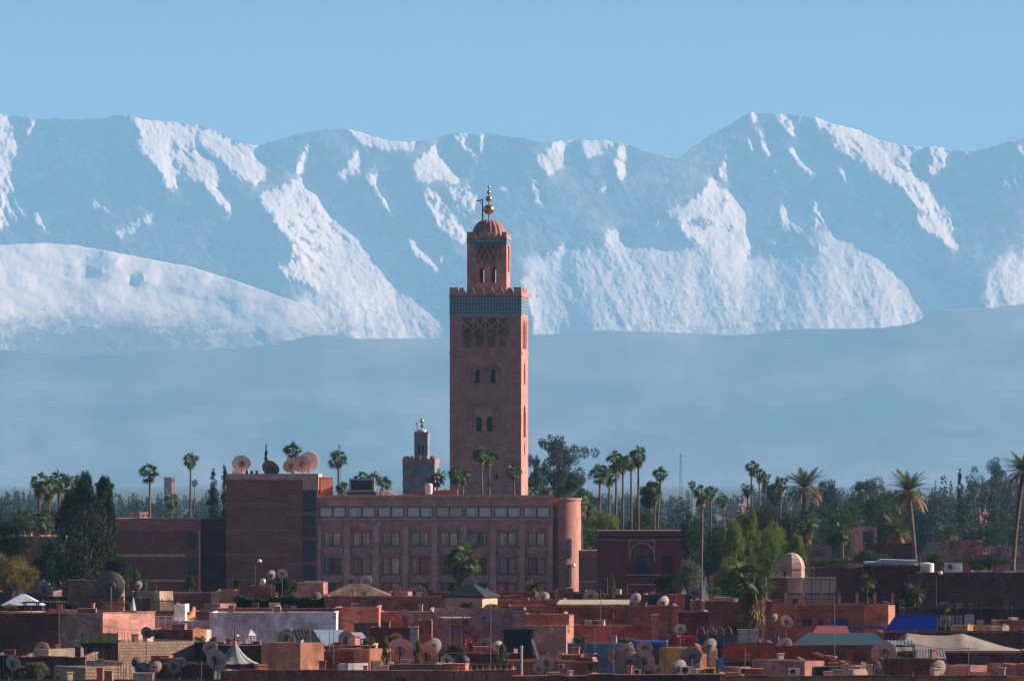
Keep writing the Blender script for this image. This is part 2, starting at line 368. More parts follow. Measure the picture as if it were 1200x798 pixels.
def relief_mesh(name, skyl, D, dist, ybot, mat, step=1.15, rows=330, jag=1.6, seed=3, snowfn=None):
    xs = np.arange(X0+1, X1-2, step)
    sx = np.interp(xs, [p[0] for p in skyl], [p[1] for p in skyl])
    rs = np.random.RandomState(seed)
    j = spectral(64, len(xs), 2.0, seed)[0]; sx = sx + jag*j*0.55
    t = np.linspace(0, 1, rows)[:, None]**0.93
    py = sx[None, :]*(1-t) + ybot*t; px = np.broadcast_to(xs[None, :], py.shape)
    fi = np.clip(py - Y0, 0, H_-1.001); fj = np.clip(px - X0, 0, W_-1.001)
    i0 = fi.astype(int); j0 = fj.astype(int); a = fi-i0; b = fj-j0
    d = D[i0, j0]*(1-a)*(1-b)+D[i0+1, j0]*a*(1-b)+D[i0, j0+1]*(1-a)*b+D[i0+1, j0+1]*a*b
    Yw = dist + d*(dist/F)
    V = np.stack([(px-CX)/F*Yw, Yw, CAMZ+(HY-py)/F*Yw], -1)
    # far side of the range, falling away behind the crest
    back = V[0].copy(); k = []
    for q in (1, 2, 3):
        bq = back.copy(); bq[:, 1] += 900*q; bq[:, 2] = back[:, 2]*(1-.3*q) ; k.append(bq)
    V = np.concatenate([np.stack(k[::-1]), V], 0)
    n, m = V.shape[:2]
    idx = np.arange(n*m).reshape(n, m)
    Fc = np.stack([idx[:-1, :-1], idx[:-1, 1:], idx[1:, 1:], idx[1:, :-1]], -1).reshape(-1, 4)[:, ::-1]
    me = fast_mesh(name, V.reshape(-1, 3), Fc, 4)
    sn = np.zeros((n, m), np.float32)
    sn[3:] = snowfn(px, py, i0, j0) if snowfn else 0
    at = me.attributes.new('snow', 'FLOAT', 'POINT'); at.data.foreach_set('value', sn.ravel())  # snow cover; on the high range it also carries painted shade
    me.polygons.foreach_set('use_smooth', [True]*len(me.polygons))
    me.materials.append(mat); o = bpy.data.objects.new(name, me); C.objects.link(o)
    return o
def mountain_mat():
    m, t, p = newmat('snow rock and shade'); N = t.nodes; L = t.links
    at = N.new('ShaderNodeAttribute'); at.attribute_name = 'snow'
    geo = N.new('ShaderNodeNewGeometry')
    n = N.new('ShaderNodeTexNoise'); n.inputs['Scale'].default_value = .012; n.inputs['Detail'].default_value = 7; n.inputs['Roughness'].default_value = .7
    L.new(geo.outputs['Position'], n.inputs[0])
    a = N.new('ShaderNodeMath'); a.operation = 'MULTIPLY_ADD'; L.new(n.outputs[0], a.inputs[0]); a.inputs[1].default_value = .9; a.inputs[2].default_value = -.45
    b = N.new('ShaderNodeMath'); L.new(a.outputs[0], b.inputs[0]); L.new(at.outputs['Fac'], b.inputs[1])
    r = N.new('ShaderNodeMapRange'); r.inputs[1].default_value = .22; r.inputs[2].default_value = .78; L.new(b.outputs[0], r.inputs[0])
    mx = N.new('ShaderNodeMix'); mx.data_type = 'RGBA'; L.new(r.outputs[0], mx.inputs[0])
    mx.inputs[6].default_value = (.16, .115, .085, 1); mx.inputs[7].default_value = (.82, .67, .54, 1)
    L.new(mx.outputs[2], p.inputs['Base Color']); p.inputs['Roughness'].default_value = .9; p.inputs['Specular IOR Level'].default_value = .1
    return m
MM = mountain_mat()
mottle = rank01(spectral(H_, W_, 2.0, 41, ang=50, stretch=1.8))
ribs = np.clip((st1*(1-sel)+st2*sel)*.8 + .35*st3 + .5*(mottle-.5)*2 - .55, 0, 1)
ribs = blur(ribs, .8); ribs *= (1 - .45*(soft > .9))
def snow_shade_far(px, py, i0, j0):
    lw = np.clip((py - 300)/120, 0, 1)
    return (0.97 - 0.42*lw*mottle[i0, j0] - 0.60*(1-L_[i0, j0])*(1-S_[i0, j0]) - .25*fine[i0, j0]*(mottle[i0, j0] > .6) - .22*ribs[i0, j0]).astype(np.float32)  # snowline and rock ribs, plus shade painted into the unlit faces
o = relief_mesh('mountains', SKY, D, 30000, 590, MM, snowfn=snow_shade_far)
tag(o, 'snow covered mountain range filling the horizon behind the tower', None, None, 'structure')
# nearer rounded snowy hill on the left
HS = [(-60,290),(0,287),(52,285),(90,288),(120,293),(172,303),(224,313),(281,331),(329,348),(361,358),(372,372),(400,420),(440,470),(520,540),(1260,600)]
g2x = 0.75 + 0.30*spectral(H_, W_, 2.2, 51, ang=25, stretch=2.5) + .18*spectral(H_, W_, 1.6, 53, ang=60, stretch=2)
hole = fill([(90,308),(120,297),(140,303),(112,318)], qx, qy) | fill([(150,325),(165,322),(168,330),(155,332)], qx, qy)
g2x = np.where(hole, -1.6, g2x)
g2y = -2.2 + 0.5*spectral(H_, W_, 2.4, 52, ang=8, stretch=3)
D2 = solve_relief(g2x, g2y, 2.2*(Y1-gyy), 4e-5); D2 -= D2[int(400-Y0), :400].mean()
mo2 = rank01(spectral(H_, W_, 1.9, 43, ang=14, stretch=2.2))
def snow_hill(px, py, i0, j0):
    lim = np.interp(px, [0, 120, 240, 300, 372], [372, 366, 368, 392, 380])
    f = np.clip((py - lim + 14)/44, 0, 1)
    return (1.0 - .62*f - .55*f*(mo2[i0, j0]-.2) - .16*fine[i0, j0] - .15*ribs[i0, j0]).astype(np.float32)
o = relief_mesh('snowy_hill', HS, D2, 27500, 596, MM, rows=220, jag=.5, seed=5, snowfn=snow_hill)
tag(o, 'rounded snow covered hill in front of the high range at left', None, None, 'structure')
# bare foothills
FS = [(-60,412),(0,410),(100,416),(200,410),(240,410),(320,403),(371,392),(395,394),(420,397),(520,396),(640,392),(700,387),(780,389),(867,393),(917,386),(1033,384),(1060,381),(1075,377),(1092,363),(1154,361),(1200,356),(1260,352)]
def bare_mat():
    m, t, p = newmat('bare foothill'); N = t.nodes; L = t.links
    geo = N.new('ShaderNodeNewGeometry'); n = N.new('ShaderNodeTexNoise'); n.inputs['Scale'].default_value = .0016; n.inputs['Detail'].default_value = 8
    mp = N.new('ShaderNodeMapping'); mp.inputs['Scale'].default_value = (1, .5, 3)
    L.new(geo.outputs['Position'], mp.inputs[0]); L.new(mp.outputs[0], n.inputs[0])
    mx = N.new('ShaderNodeMix'); mx.data_type = 'RGBA'; r_ = N.new('ShaderNodeMapRange'); r_.inputs[1].default_value = .36; r_.inputs[2].default_value = .66; L.new(n.outputs[0], r_.inputs[0]); L.new(r_.outputs[0], mx.inputs[0])
    mx.inputs[6].default_value = (.02, .022, .018, 1); mx.inputs[7].default_value = (.20, .165, .125, 1)
    L.new(mx.outputs[2], p.inputs['Base Color']); p.inputs['Roughness'].default_value = .95; return m
BM_ = bare_mat()
g3x = 0.1 + 0.22*spectral(H_, W_, 2.6, 61)
g3y = -3.2 + 0.3*spectral(H_, W_, 2.6, 62)
D3 = solve_relief(g3x, g3y, 2.6*(Y1-gyy), 3e-5); D3 -= D3[int(480-Y0)].mean()
o = relief_mesh('foothills', FS, D3, 25000, 598, BM_, rows=150, step=2, jag=.6, seed=8)
tag(o, 'bare hazy blue foothills below the snow line', None, None, 'structure')
# ------------------------------------------------------------ ground
def ground_mat():
    m, t, p = newmat('plain ground'); N = t.nodes; L = t.links
    geo = N.new('ShaderNodeNewGeometry'); n = N.new('ShaderNodeTexNoise'); n.inputs['Scale'].default_value = .004; n.inputs['Detail'].default_value = 9; n.inputs['Roughness'].default_value = .7
    L.new(geo.outputs['Position'], n.inputs[0])
    cr = N.new('ShaderNodeValToRGB'); e = cr.color_ramp.elements
    e[0].position = .35; e[0].color = (.025, .03, .018, 1); e[1].position = .68; e[1].color = (.075, .065, .045, 1)
    L.new(n.outputs[0], cr.inputs[0]); L.new(cr.outputs[0], p.inputs['Base Color']); p.inputs['Roughness'].default_value = .95; return m
g = MB()
ys = [-300, 300, 700, 1500, 4000, 9000, 16000, 24000, 34500]
vs = []; fs = []
for y in ys:
    for k in range(9): vs.append((-9000 + 18000*k/8, y, 0))
for a in range(len(ys)-1):
    for k in range(8): fs.append((a*9+k, a*9+k+1, (a+1)*9+k+1, (a+1)*9+k))
g.add(vs, fs); o = g.build('ground', ground_mat()); tag(o, None, None, None, 'structure')
# ------------------------------------------------------------ haze
hm = bpy.data.materials.new('haze air'); hm.use_nodes = True; t = hm.node_tree
for n in list(t.nodes):
    if n.type != 'OUTPUT_MATERIAL': t.nodes.remove(n)
pv = t.nodes.new('ShaderNodeVolumePrincipled'); pv.inputs['Color'].default_value = (*HAZE_COL, 1)
pv.inputs['Density'].default_value = HAZE_DENS; pv.inputs['Anisotropy'].default_value = 0.0
pass

t.links.new(pv.outputs[0], t.nodes['Material Output'].inputs['Volume'])
h = MB(); h.box(-9500, 9500, -400, 36000, -1, 2330); o = h.build('haze', hm)
tag(o, 'pale blue haze over the plain and mountains', None, None, 'stuff')
# ------------------------------------------------------------ shared materials
STONE = brick('tower masonry', (.53, .225, .165), (.40, .16, .12), (.43, .19, .145), bw=.75, rh=.32, ms=.045, var=.38)
STONE2 = plaster('tower plaster', (.50, .22, .16), var=.2)
DARKN = plain('dark interior', (.012, .012, .018), .8)
GOLD = plain('gilt copper', (.62, .30, .10), .32, 1.0)
IRON = plain('dark iron', (.03, .03, .035), .5, .6)
GLASS = plain('window glass', (.02, .03, .05), .08)
def tilemat():
    m, t, p = newmat('glazed tiles'); N = t.nodes; L = t.links
    tc = N.new('ShaderNodeTexCoord'); sp = N.new('ShaderNodeSeparateXYZ'); L.new(tc.outputs['Object'], sp.inputs[0])
    ad = N.new('ShaderNodeMath'); L.new(sp.outputs[0], ad.inputs[0]); L.new(sp.outputs[1], ad.inputs[1])
    def M(op, a, b):
        n = N.new('ShaderNodeMath'); n.operation = op
        for i, x in enumerate((a, b)):
            if isinstance(x, (int, float)): n.inputs[i].default_value = x
            elif x is not None: L.new(x, n.inputs[i])
        return n.outputs[0]
    # star and cross lattice: cos(u)*cos(v) cells with dark discs on pale straps
    u = M('MULTIPLY', ad.outputs[0], 5.4); v = M('MULTIPLY', sp.outputs[2], 5.4)
    a = M('COSINE', M('ADD', u, v), None); b = M('COSINE', M('SUBTRACT', u, v), None)
    c = M('MULTIPLY', a, b)
    r = N.new('ShaderNodeValToRGB'); e = r.color_ramp.elements; r.color_ramp.interpolation = 'LINEAR'
    e[0].position = .42; e[0].color = (.01, .03, .06, 1); e[1].position = .56; e[1].color = (.34, .46, .42, 1)
    k = r.color_ramp.elements.new(.78); k.color = (.10, .22, .26, 1)
    h = M('ADD', M('MULTIPLY', c, .5), .5); L.new(h, r.inputs[0]); L.new(r.outputs[0], p.inputs['Base Color']); p.inputs['Roughness'].default_value = .35
    return m
TILE = tilemat()
# ------------------------------------------------------------ the great minaret
TY = 1070.0; TPX = F/TY
def TZ(py): return wz(py, TY)
TRZ = R(-5.5)
TW = 13.65
tx0 = wx(527, TY)
mina = thing('minaret', 'tall square red stone minaret with a turquoise tile band, domed lantern and gilt balls', 'minaret', (tx0, TY, 0), R(-5.5))
def lx(px): return (px - 527)/84.0*TW          # photo column -> local x on the front face
def z_(py): return TZ(py)
# helper building a decorated face once and placing it on front or right side
def face_frame(side):
    """matrix taking local face coords (x right, y inward, z) to tower coords"""
    if side == 'front': return Matrix.Identity(4)
    if side == 'right': return Matrix.Translation((TW, 0, 0)) @ Matrix.Rotation(R(90), 4, 'Z')
    if side == 'back': return Matrix.Translation((TW, TW, 0)) @ Matrix.Rotation(R(180), 4, 'Z')
    if side == 'left': return Matrix.Translation((0, TW, 0)) @ Matrix.Rotation(R(-90), 4, 'Z')
m = MB(); SK = .85
ztop = z_(349); body_top = z_(347)
m.box(SK, TW-SK, SK, TW-SK, 0, body_top-.3)
# front skin with recesses
def arc_hole(px, pyb, wpx, hpx, **k): return arch_pts(lx(px), z_(pyb), wpx/84*TW, hpx/TPX, **k)
def skin(side, holes):
    s0 = len(m.v)
    a, b = (0, TW) if side in ('front', 'back') else (SK, TW-SK)
    m.holed([(a, 0), (b, 0), (b, body_top), (a, body_top)], holes, 0, SK, back=False)
    m.xform(face_frame(side), s0)
fh = [
    [(lx(541), z_(407.5)), (lx(597), z_(407.5)), (lx(597), z_(373)), (lx(541), z_(373))],
    arc_hole(559.3, 449.5, 13.5, 21, shoe=.08), arc_hole(577.8, 449.5, 13.5, 21, shoe=.08),
    arc_hole(567.3, 506, 27, 34, shoe=.06, n=14),
    arc_hole(582, 562, 3.4, 6.5),
]
skin('front', fh)
sh = []
for (cx_, yb, wd_p, hh, po) in [(24, 408, 14, 35, True), (42, 408, 14, 35, True), (60, 408, 14, 35, True), (42, 450, 17, 26, False), (42, 533, 13, 16, False), (42, 512, 30, 38, False), (42, 562, 4, 8, False)]:
    sh.append(arch_pts(cx_/84*TW, z_(yb), wd_p/84*TW, hh/TPX, pointed=po))
sh = [sh[0], sh[1], sh[2], sh[3], sh[5], sh[4]]
skin('right', sh); skin('left', []); skin('back', fh[:4])
body = m.build('tower_body', STONE, mina)
# raised ornament in the blind arcade and the lattice above it
m = MB()
def rib(pts, wd=.16, y0=-.02, y1=.4):
    for (a, b) in zip(pts[:-1], pts[1:]):
        dx, dz = b[0]-a[0], b[1]-a[1]; l = math.hypot(dx, dz); nx, nz = -dz/l*wd/2, dx/l*wd/2
        ex, ez = dx/l*wd*.3, dz/l*wd*.3
        m.prism([(a[0]+nx-ex, a[1]+nz-ez), (b[0]+nx+ex, b[1]+nz+ez), (b[0]-nx+ex, b[1]-nz+ez), (a[0]-nx-ex, a[1]-nz-ez)], y0, y1)
bays = [547.5, 562, 576, 590.5]
for k, bx_ in enumerate(bays):
    hw = 6.9
    for sgn in (-1, 1):
        pts = []
        for i in range(9):
            t = i/8; pts.append((lx(bx_ + sgn*hw*(1 - t**1.8)), z_(395 - 11.5*math.sin(t*math.pi/2))))
        yy = .02 + .013*k + (.006 if sgn > 0 else 0)
        rib([(lx(bx_ + sgn*hw), z_(407))] + pts, .36, yy, .45)
        rib([pts[-1], (lx(bx_ - sgn*hw), z_(374.5))], .34, yy+.003, .45)
        pts2 = [(lx(bx_ + sgn*4.9*(1 - (i/6)**1.8)), z_(399.5 - 9*math.sin(i/6*math.pi/2))) for i in range(7)]
        rib([(lx(bx_ + sgn*4.9), z_(407))] + pts2, .24, yy+.16, .45)
for x_ in [541.3, 554.8, 569, 583.3, 596.7]: rib([(lx(x_), z_(407.3)), (lx(x_), z_(373.5))], .34, .09, .45)
m.box(lx(540.5), lx(597.5), -.09, .3, z_(409.5), z_(407.6))
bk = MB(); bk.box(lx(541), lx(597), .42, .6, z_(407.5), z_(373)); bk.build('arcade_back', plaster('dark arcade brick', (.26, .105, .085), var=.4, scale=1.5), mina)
m.build('blind_arcade', STONE2, mina)
m = MB()
m.box(-.12, TW+.12, -.12, TW+.12, z_(414.6), z_(412.6)); m.box(-.1, TW+.1, -.1, TW+.1, z_(349.2), z_(346.5))
m.box(-.06, TW+.06, -.06, TW+.06, z_(370.3), z_(369)); m.box(lx(553.5), lx(583.5), -.08, .2, z_(451.3), z_(450.1)); m.box(lx(553), lx(582), -.06, .2, z_(508.6), z_(507.2))
m.build('string_course', STONE2, mina)
m = MB(); m.box(-.05, TW+.05, -.05, TW+.05, z_(368.9), z_(349.4)); m.build('tile_band', TILE, mina)
# windows: paired arched openings in each niche
def twin(xs, yb, wd_p, hp, cx_, cyb, cw, ch, yy=.4, M_=None, name='window', inner=True, **k):
    m = MB(); holes = [arch_pts(lx(x), z_(yb), wd_p/84*TW, hp/TPX, shoe=.12) for x in xs]
    out = arch_pts(lx(cx_), z_(cyb)+.01, cw/84*TW-.03, ch/TPX-.03, shoe=.06, n=12)
    m.holed(out, holes, yy, SK-.02, back=False)
    if M_: m.xform(M_)
    w_ = m.build('niche_wall', STONE2, mina)
    for x in xs:
        d = MB(); d.prism(arch_pts(lx(x), z_(yb)-.0, wd_p/84*TW+.02, hp/TPX+.02, shoe=.12), SK-.12, SK-.06)
        if M_: d.xform(M_)
        d.build('window', DARKN, w_)
    return w_
twin([559.3], 449, 5.4, 16, 559.3, 449.5, 13.5, 21)
twin([577.8], 449, 5.4, 16, 577.8, 449.5, 13.5, 21)
twin([561, 573.6], 505.5, 6.4, 17, 567.3, 506, 27, 34)
d = MB(); d.prism(arch_pts(lx(582), z_(561.8), 3.2/84*TW, 6.2/TPX), .3, .4); d.build('window', DARKN, mina)
# raised horseshoe mouldings round the niches
m = MB()
def ring(cx_, yb, w0, h0, wd=.34, proud=-.16, n=16, y1=.1):
    pts = arch_pts(lx(cx_), z_(yb), w0/84*TW, h0/TPX, n=n, shoe=.06)
    pts = pts[1:] + [pts[0]]
    rib(pts, wd, proud, y1)
ring(567.3, 506, 29.5, 36); ring(567.3, 500, 40, 38, .3, -.1); ring(559.3, 449.5, 15.5, 22.5, .3); ring(577.8, 449.5, 15.5, 22.5, .3, -.15)
rib([(lx(545), z_(463.5)), (lx(590), z_(463.5))], .18, -.05, .1); rib([(lx(545), z_(463.5)), (lx(545), z_(507))], .14, -.04, .1); rib([(lx(590), z_(463.5)), (lx(590), z_(507))], .14, -.04, .1)
m.build('arch_moulding', STONE2, mina)
# merlons round the main parapet and roof slab
def merlon(x, y, wd, h, z0, alongx=True, corner=False, th=.55):
    m = MB()
    if corner:
        m.box(x-wd/2, x+wd/2, y-wd/2, y+wd/2, z0, z0+h)
    else:
        pts = [(-wd/2, 0), (wd/2, 0), (wd*.36, h*.38), (wd*.17, h*.96), (0, h), (-wd*.17, h*.96), (-wd*.36, h*.38)]
        if alongx: m.prism([(x+a, z0+b) for a, b in pts], y-th/2, y+th/2)
        else: m.prismx([(y+a, z0+b) for a, b in pts], x-th/2, x+th/2)
    return m
m = MB(); m.box(-.1, TW+.1, -.1, TW+.1, body_top-.3, z_(346.5)+.25); m.build('roof_deck', STONE2, mina)
mz = z_(346.5)+.25
nM = 6; sp_ = (TW - 2*1.35)/nM
for i in range(nM):
    c = 1.35 + sp_*(i+.5)
    for (x, y, ax) in ((c, .2, True), (c, TW-.2, True), (TW-.2, c, False), (.2, c, False)):
        merlon(x, y, sp_*.98, 1.25, mz, ax).build('merlon', STONE2, mina)
for (x, y) in ((.7, .7), (TW-.7, .7), (TW-.7, TW-.7), (.7, TW-.7)):
    m = merlon(x, y, 1.45, 1.3, mz, corner=True); m.build('merlon', STONE2, mina)
# lantern
LW = 7.55; l0 = (TW-LW)/2 - .05; lz0 = mz - .1; lz1 = z_(279)
def llx(px): return (px - 548)/46.5*LW + l0
M_f = Matrix.Translation((0, l0, 0))
m = MB(); WT = .9
wins = [arch_pts(llx(565.5), z_(331), 5.2/46.5*LW, 18/TPX, shoe=.1), arch_pts(llx(579.5), z_(331), 5.2/46.5*LW, 18/TPX, shoe=.1)]
lat_h = [(llx(558.5), z_(309)), (llx(585.5), z_(309)), (llx(585.5), z_(287.5)), (llx(558.5), z_(287.5))]
for yy in (l0, l0+LW-WT): m.holed([(l0, lz0), (l0+LW, lz0), (l0+LW, lz1), (l0, lz1)], wins, yy+.35, yy+WT)
m.holed([(l0, lz0), (l0+LW, lz0), (l0+LW, lz1), (l0, lz1)], [lat_h] + [arch_pts(llx(c), z_(331), 8.6/46.5*LW, 23/TPX, pointed=True) for c in (565.5, 579.5)], l0, l0+.35, back=False)
s0 = len(m.v)
sidehole = [[(1.9, z_(318)), (LW-1.9, z_(318)), (LW-1.9, z_(287)), (1.9, z_(287))]]
for xx, fl in ((l0, 1), (l0+LW, -1)):
    s0 = len(m.v); m.holed([(WT+.12, lz0), (LW-WT, lz0), (LW-WT, lz1), (WT+.12, lz1)], sidehole if fl < 0 else [], 0, WT*.3 if fl < 0 else WT)
    if fl < 0: m.box(WT+.12, LW-WT, WT*.3+.003, WT, lz0, lz1)
    m.xform(Matrix.Translation((xx, l0, 0)) @ Matrix.Rotation(R(90), 4, 'Z') @ (Matrix.Scale(-1, 4, (0, 1, 0)) if fl > 0 else Matrix.Identity(4)), s0)
m.box(l0+.4, l0+LW-.4, l0+.4, l0+LW-.4, lz1, lz1+.3)
m.build('lantern', STONE2, mina)
m = MB()
_y0, _y1 = l0+.03, l0+.34
cols = 4
for k in range(cols*2):
    for r_ in range(3):
        x0_ = llx(558.5) + (llx(585.5)-llx(558.5))*k/(cols*2); x1_ = llx(558.5) + (llx(585.5)-llx(558.5))*(k+1)/(cols*2)
        za = z_(309 - 21.5*r_/3); zb = z_(309 - 21.5*(r_+1)/3)
        a, b = ((x0_, za), (x1_, zb)) if (k + r_) % 2 == 0 else ((x0_, zb), (x1_, za))
        mid = ((a[0]+b[0])/2, (a[1]+b[1])/2 + .12)
        rib([a, mid, b], .2, _y0 + .002*(k % 2), _y1)
m.build('lattice_panel', STONE2, mina)
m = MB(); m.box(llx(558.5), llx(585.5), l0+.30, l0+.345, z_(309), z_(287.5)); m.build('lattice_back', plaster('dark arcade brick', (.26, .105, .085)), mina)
m = MB(); m.box(l0-.04, l0+LW+.04, l0-.04, l0+LW+.04, z_(285), lz1-.02); m.build('tile_band', TILE, mina)
m = MB(); m.box(l0-.1, l0+LW+.1, l0-.1, l0+LW+.1, lz1, lz1+.28); m.build('lantern_cornice', STONE2, mina)
for i in range(5):
    c = l0 + .95 + (LW-1.9)*(i+.5)/5
    for (x, y, ax) in ((c, l0+.2, True), (c, l0+LW-.2, True), (l0+LW-.2, c, False), (l0+.2, c, False)):
        merlon(x, y, 1.08, .85, lz1+.28, ax, th=.35).build('merlon', STONE2, mina)
for (x, y) in ((l0+.45, l0+.45), (l0+LW-.45, l0+.45), (l0+LW-.45, l0+LW-.45), (l0+.45, l0+LW-.45)):
    merlon(x, y, .9, .95, lz1+.28, corner=True).build('merlon', STONE2, mina)
cc = TW/2 - .05
m = MB(); rd = 3.2; zb = z_(275)
prof = [(rd*.97, -.6)] + [(rd*math.cos(t)**.82, (z_(255.5)-zb)*math.sin(t)) for t in [i*math.pi/2/14 for i in range(14)]] + [(.05, z_(255.5)-zb)]
m.lathe(prof, 128, (cc, cc, zb), flute=.085, fn=18); m.build('dome', plaster('dome plaster', (.33, .155, .11)), mina, True)
m = MB(); m.cyl((cc, cc, z_(256)), (cc, cc, z_(216)), .1, .05, 8); fin = m.build('finial_rod', IRON, mina)
for (py, r_) in ((244, 6.4), (231.3, 3.7), (223.6, 2.3), (217.6, 1.4)):
    m = MB(); m.sphere((cc, cc, z_(py)), r_/TPX, 28, .92); m.build('gilt_ball', GOLD, mina, True)
# the wooden gallows for the flag
m = MB(); gx_ = lx(563) - .2; gy_ = cc - .5
m.cyl((gx_, gy_, z_(262)), (gx_, gy_, z_(231.5)), .13, .1); m.cyl((gx_+.1, gy_, z_(232.4)), (lx(554), gy_, z_(234.2)), .09); m.cyl((gx_, gy_, z_(238.5)), (lx(558), gy_, z_(233.6)), .07)
for k in range(9): m.cyl((gx_-.22, gy_, z_(240+2*k)), (gx_+.22, gy_, z_(240+2*k)), .04)
m.build('flag_gallows', IRON, mina)

# ------------------------------------------------------------ the small minaret
SY = 1000.0; SPX = F/SY
def z2(py): return wz(py, SY)
sm = thing('small_minaret', 'small grey and pink minaret with a stepped lantern left of the tall tower', 'minaret', (wx(472, SY), SY, 0), R(-7.5))
BW = 37.5/SPX
GREY = plaster('grey green plaster', (.20, .20, .21), var=.15); PINKP = plaster('pink plaster', (.36, .17, .13))
m = MB(); m.box(0, BW, 0, BW, 0, z2(543)); m.build('tower_body', plaster('old pink plaster', (.30, .155, .13), var=.35), sm)
m = MB(); m.box(-.04, BW+.04, -.04, BW+.04, z2(556), z2(543.2)); m.box(-.04, BW+.04, -.04, BW+.04, z2(572), z2(563)); m.build('wall_band', GREY, sm)
m = MB(); m.box(-.1, BW+.1, -.1, BW+.1, z2(543), z2(537.5)); m.box(-.09, BW+.09, -.09, BW+.09, z2(557.2), z2(556)); m.build('string_course', PINKP, sm)
for i in range(5):
    for j in range(5):
        if i in (0, 4) or j in (0, 4):
            cxm = .42 + (BW-.84)*i/4; cym = .42 + (BW-.84)*j/4
            m = MB(); m.frustum((cxm-.36, cxm+.36, cym-.36, cym+.36), (cxm-.22, cxm+.22, cym-.22, cym+.22), z2(537.5), z2(534.4)); m.build('merlon', PINKP, sm)
l1 = (BW-2.5)/2; LW2 = 16/SPX; xo = 12/SPX
m = MB(); m.box(xo, xo+LW2, 1.6, 1.6+LW2, z2(538), z2(508.5)); lan = m.build('lantern', GREY, sm)
for dx in (.36, .64):
    m = MB(); m.prism(arch_pts(xo+LW2*dx, z2(531.5), .34, 1.5), 1.57, 1.62); m.build('window', DARKN, lan)
m = MB(); m.box(xo-.07, xo+LW2+.07, 1.53, 1.67+LW2, z2(508.5), z2(506.5)); m.build('lantern_cornice', PINKP, sm)
for i in range(4):
    for j in range(4):
        if i in (0, 3) or j in (0, 3):
            a = xo+.2+(LW2-.4)*i/3; b = 1.8+(LW2-.4)*j/3
            m = MB(); m.box(a-.16, a+.16, b-.16, b+.16, z2(506.5), z2(505.2)); m.build('merlon', PINKP, sm)
ccx, ccy = xo+LW2/2, 1.6+LW2/2
m = MB(); m.lathe([(1.05, -.1)] + [(1.0*math.cos(t), .62*math.sin(t)) for t in [i*math.pi/16 for i in range(8)]] + [(.02, .62)], 24, (ccx, ccy, z2(506.5))); m.build('dome', plain('pale dome', (.5, .55, .5), .3), sm, True)
m = MB(); m.cyl((ccx, ccy, z2(504)), (ccx, ccy, z2(490)), .05); m.build('finial_rod', IRON, sm)
for py, r_ in ((499, .28), (493.5, .34), (491, .2)):
    m = MB(); m.sphere((ccx, ccy, z2(py)), r_, 14); m.build('finial_ball', GOLD if py < 499 else IRON, sm, True)
m = MB(); m.cyl((xo+.5, 2, z2(507)), (xo+.4, 2, z2(494)), .05); m.cyl((xo+.1, 2, z2(495.5)), (xo+.7, 2, z2(495.5)), .03); m.build('antenna', IRON, sm)
# ------------------------------------------------------------ hotel
HYD = 800.0
def hz(py): return wz(py, HYD)
HU = HYD/F
HW = plaster('hotel rose plaster', (.60, .265, .22), var=.13, streak=.12); HW2 = plaster('hotel light band', (.66, .34, .26), var=.1)
HDARK = plaster('hotel brown wall', (.29, .095, .07), var=.15, streak=.15)
HDARK2 = plaster('hotel dark wing', (.19, .07, .055), var=.15, streak=.2)  # darker brown for the recessed link
CURT = plain('pale curtain', (.70, .66, .60), .9); CURT2 = plain('brown curtain', (.35, .17, .10), .9)
FR = plain('brown window frame', (.07, .045, .05), .6)
def glassmat():
    m, t, p = newmat('hotel glass'); N = t.nodes; L = t.links
    tr = N.new('ShaderNodeBsdfTransparent'); tr.inputs[0].default_value = (.78, .84, .9, 1)
    gl = N.new('ShaderNodeBsdfGlossy'); gl.inputs[0].default_value = (.8, .85, .9, 1); gl.inputs['Roughness'].default_value = .06
    ms = N.new('ShaderNodeMixShader'); ms.inputs[0].default_value = .13
    L.new(tr.outputs[0], ms.inputs[1]); L.new(gl.outputs[0], ms.inputs[2]); L.new(ms.outputs[0], N['Material Output'].inputs[0]); return m
HG = glassmat()
hot = thing('hotel', 'long rose coloured hotel of four storeys with rows of curtained windows and a rounded corner', 'hotel', (wx(372, HYD), HYD, 0))
def hx(px): return (px-372)*HU
rw = random.Random(4)
holes = []; wins = []
for b in range(8):
    c = 389.9 + 34.15*b
    wins.append((c-15.4, 594, c+15.4, 606, 0)); 
    for (ya, yb) in ((623.4, 639.8), (653, 673), (682.4, 702)): wins.append((c-10, ya, c+10, yb, 1))
for (x0, ya, x1, yb, k) in wins: holes.append([(hx(x0), hz(yb)), (hx(x1), hz(yb)), (hx(x1), hz(ya)), (hx(x0), hz(ya))])
m = MB(); m.holed([(0, 0), (hx(648), 0), (hx(648), hz(583)), (0, hz(583))], holes, 0, .45)
m.box(0, hx(648), 2.2, 16, 0, hz(585)); m.box(0, hx(648), .45, 2.2, hz(586), hz(583.2))
for py in (609.5, 641, 675): m.box(0.02, hx(648)-.02, .45, 2.2, hz(py), hz(py)+.25)
m.build('wall', HW, hot)
m = MB(); m.box(-.05, hx(648), -.25, 1.2, hz(583), hz(580)); m.box(-.05, hx(648)+.04, -.16, .0, hz(592), hz(590.6)); m.box(-.05, hx(648)+.04, -.4, .0, hz(609.2), hz(607.3))
m.build('cornice', HW2, hot)
m = MB()
for b in range(9):
    c = 372.6 + 34.15*b
    x0, x1 = hx(c-3.4), hx(c+3.4)
    if b == 0: x0 = hx(372.2)
    if b == 8: x1 = hx(647.6)
    m.box(x0, x1, -.7, 0, 0, hz(616))
m.build('pilaster', plaster('hotel pilaster rose', (.68, .33, .27), var=.12), hot)
m = MB()
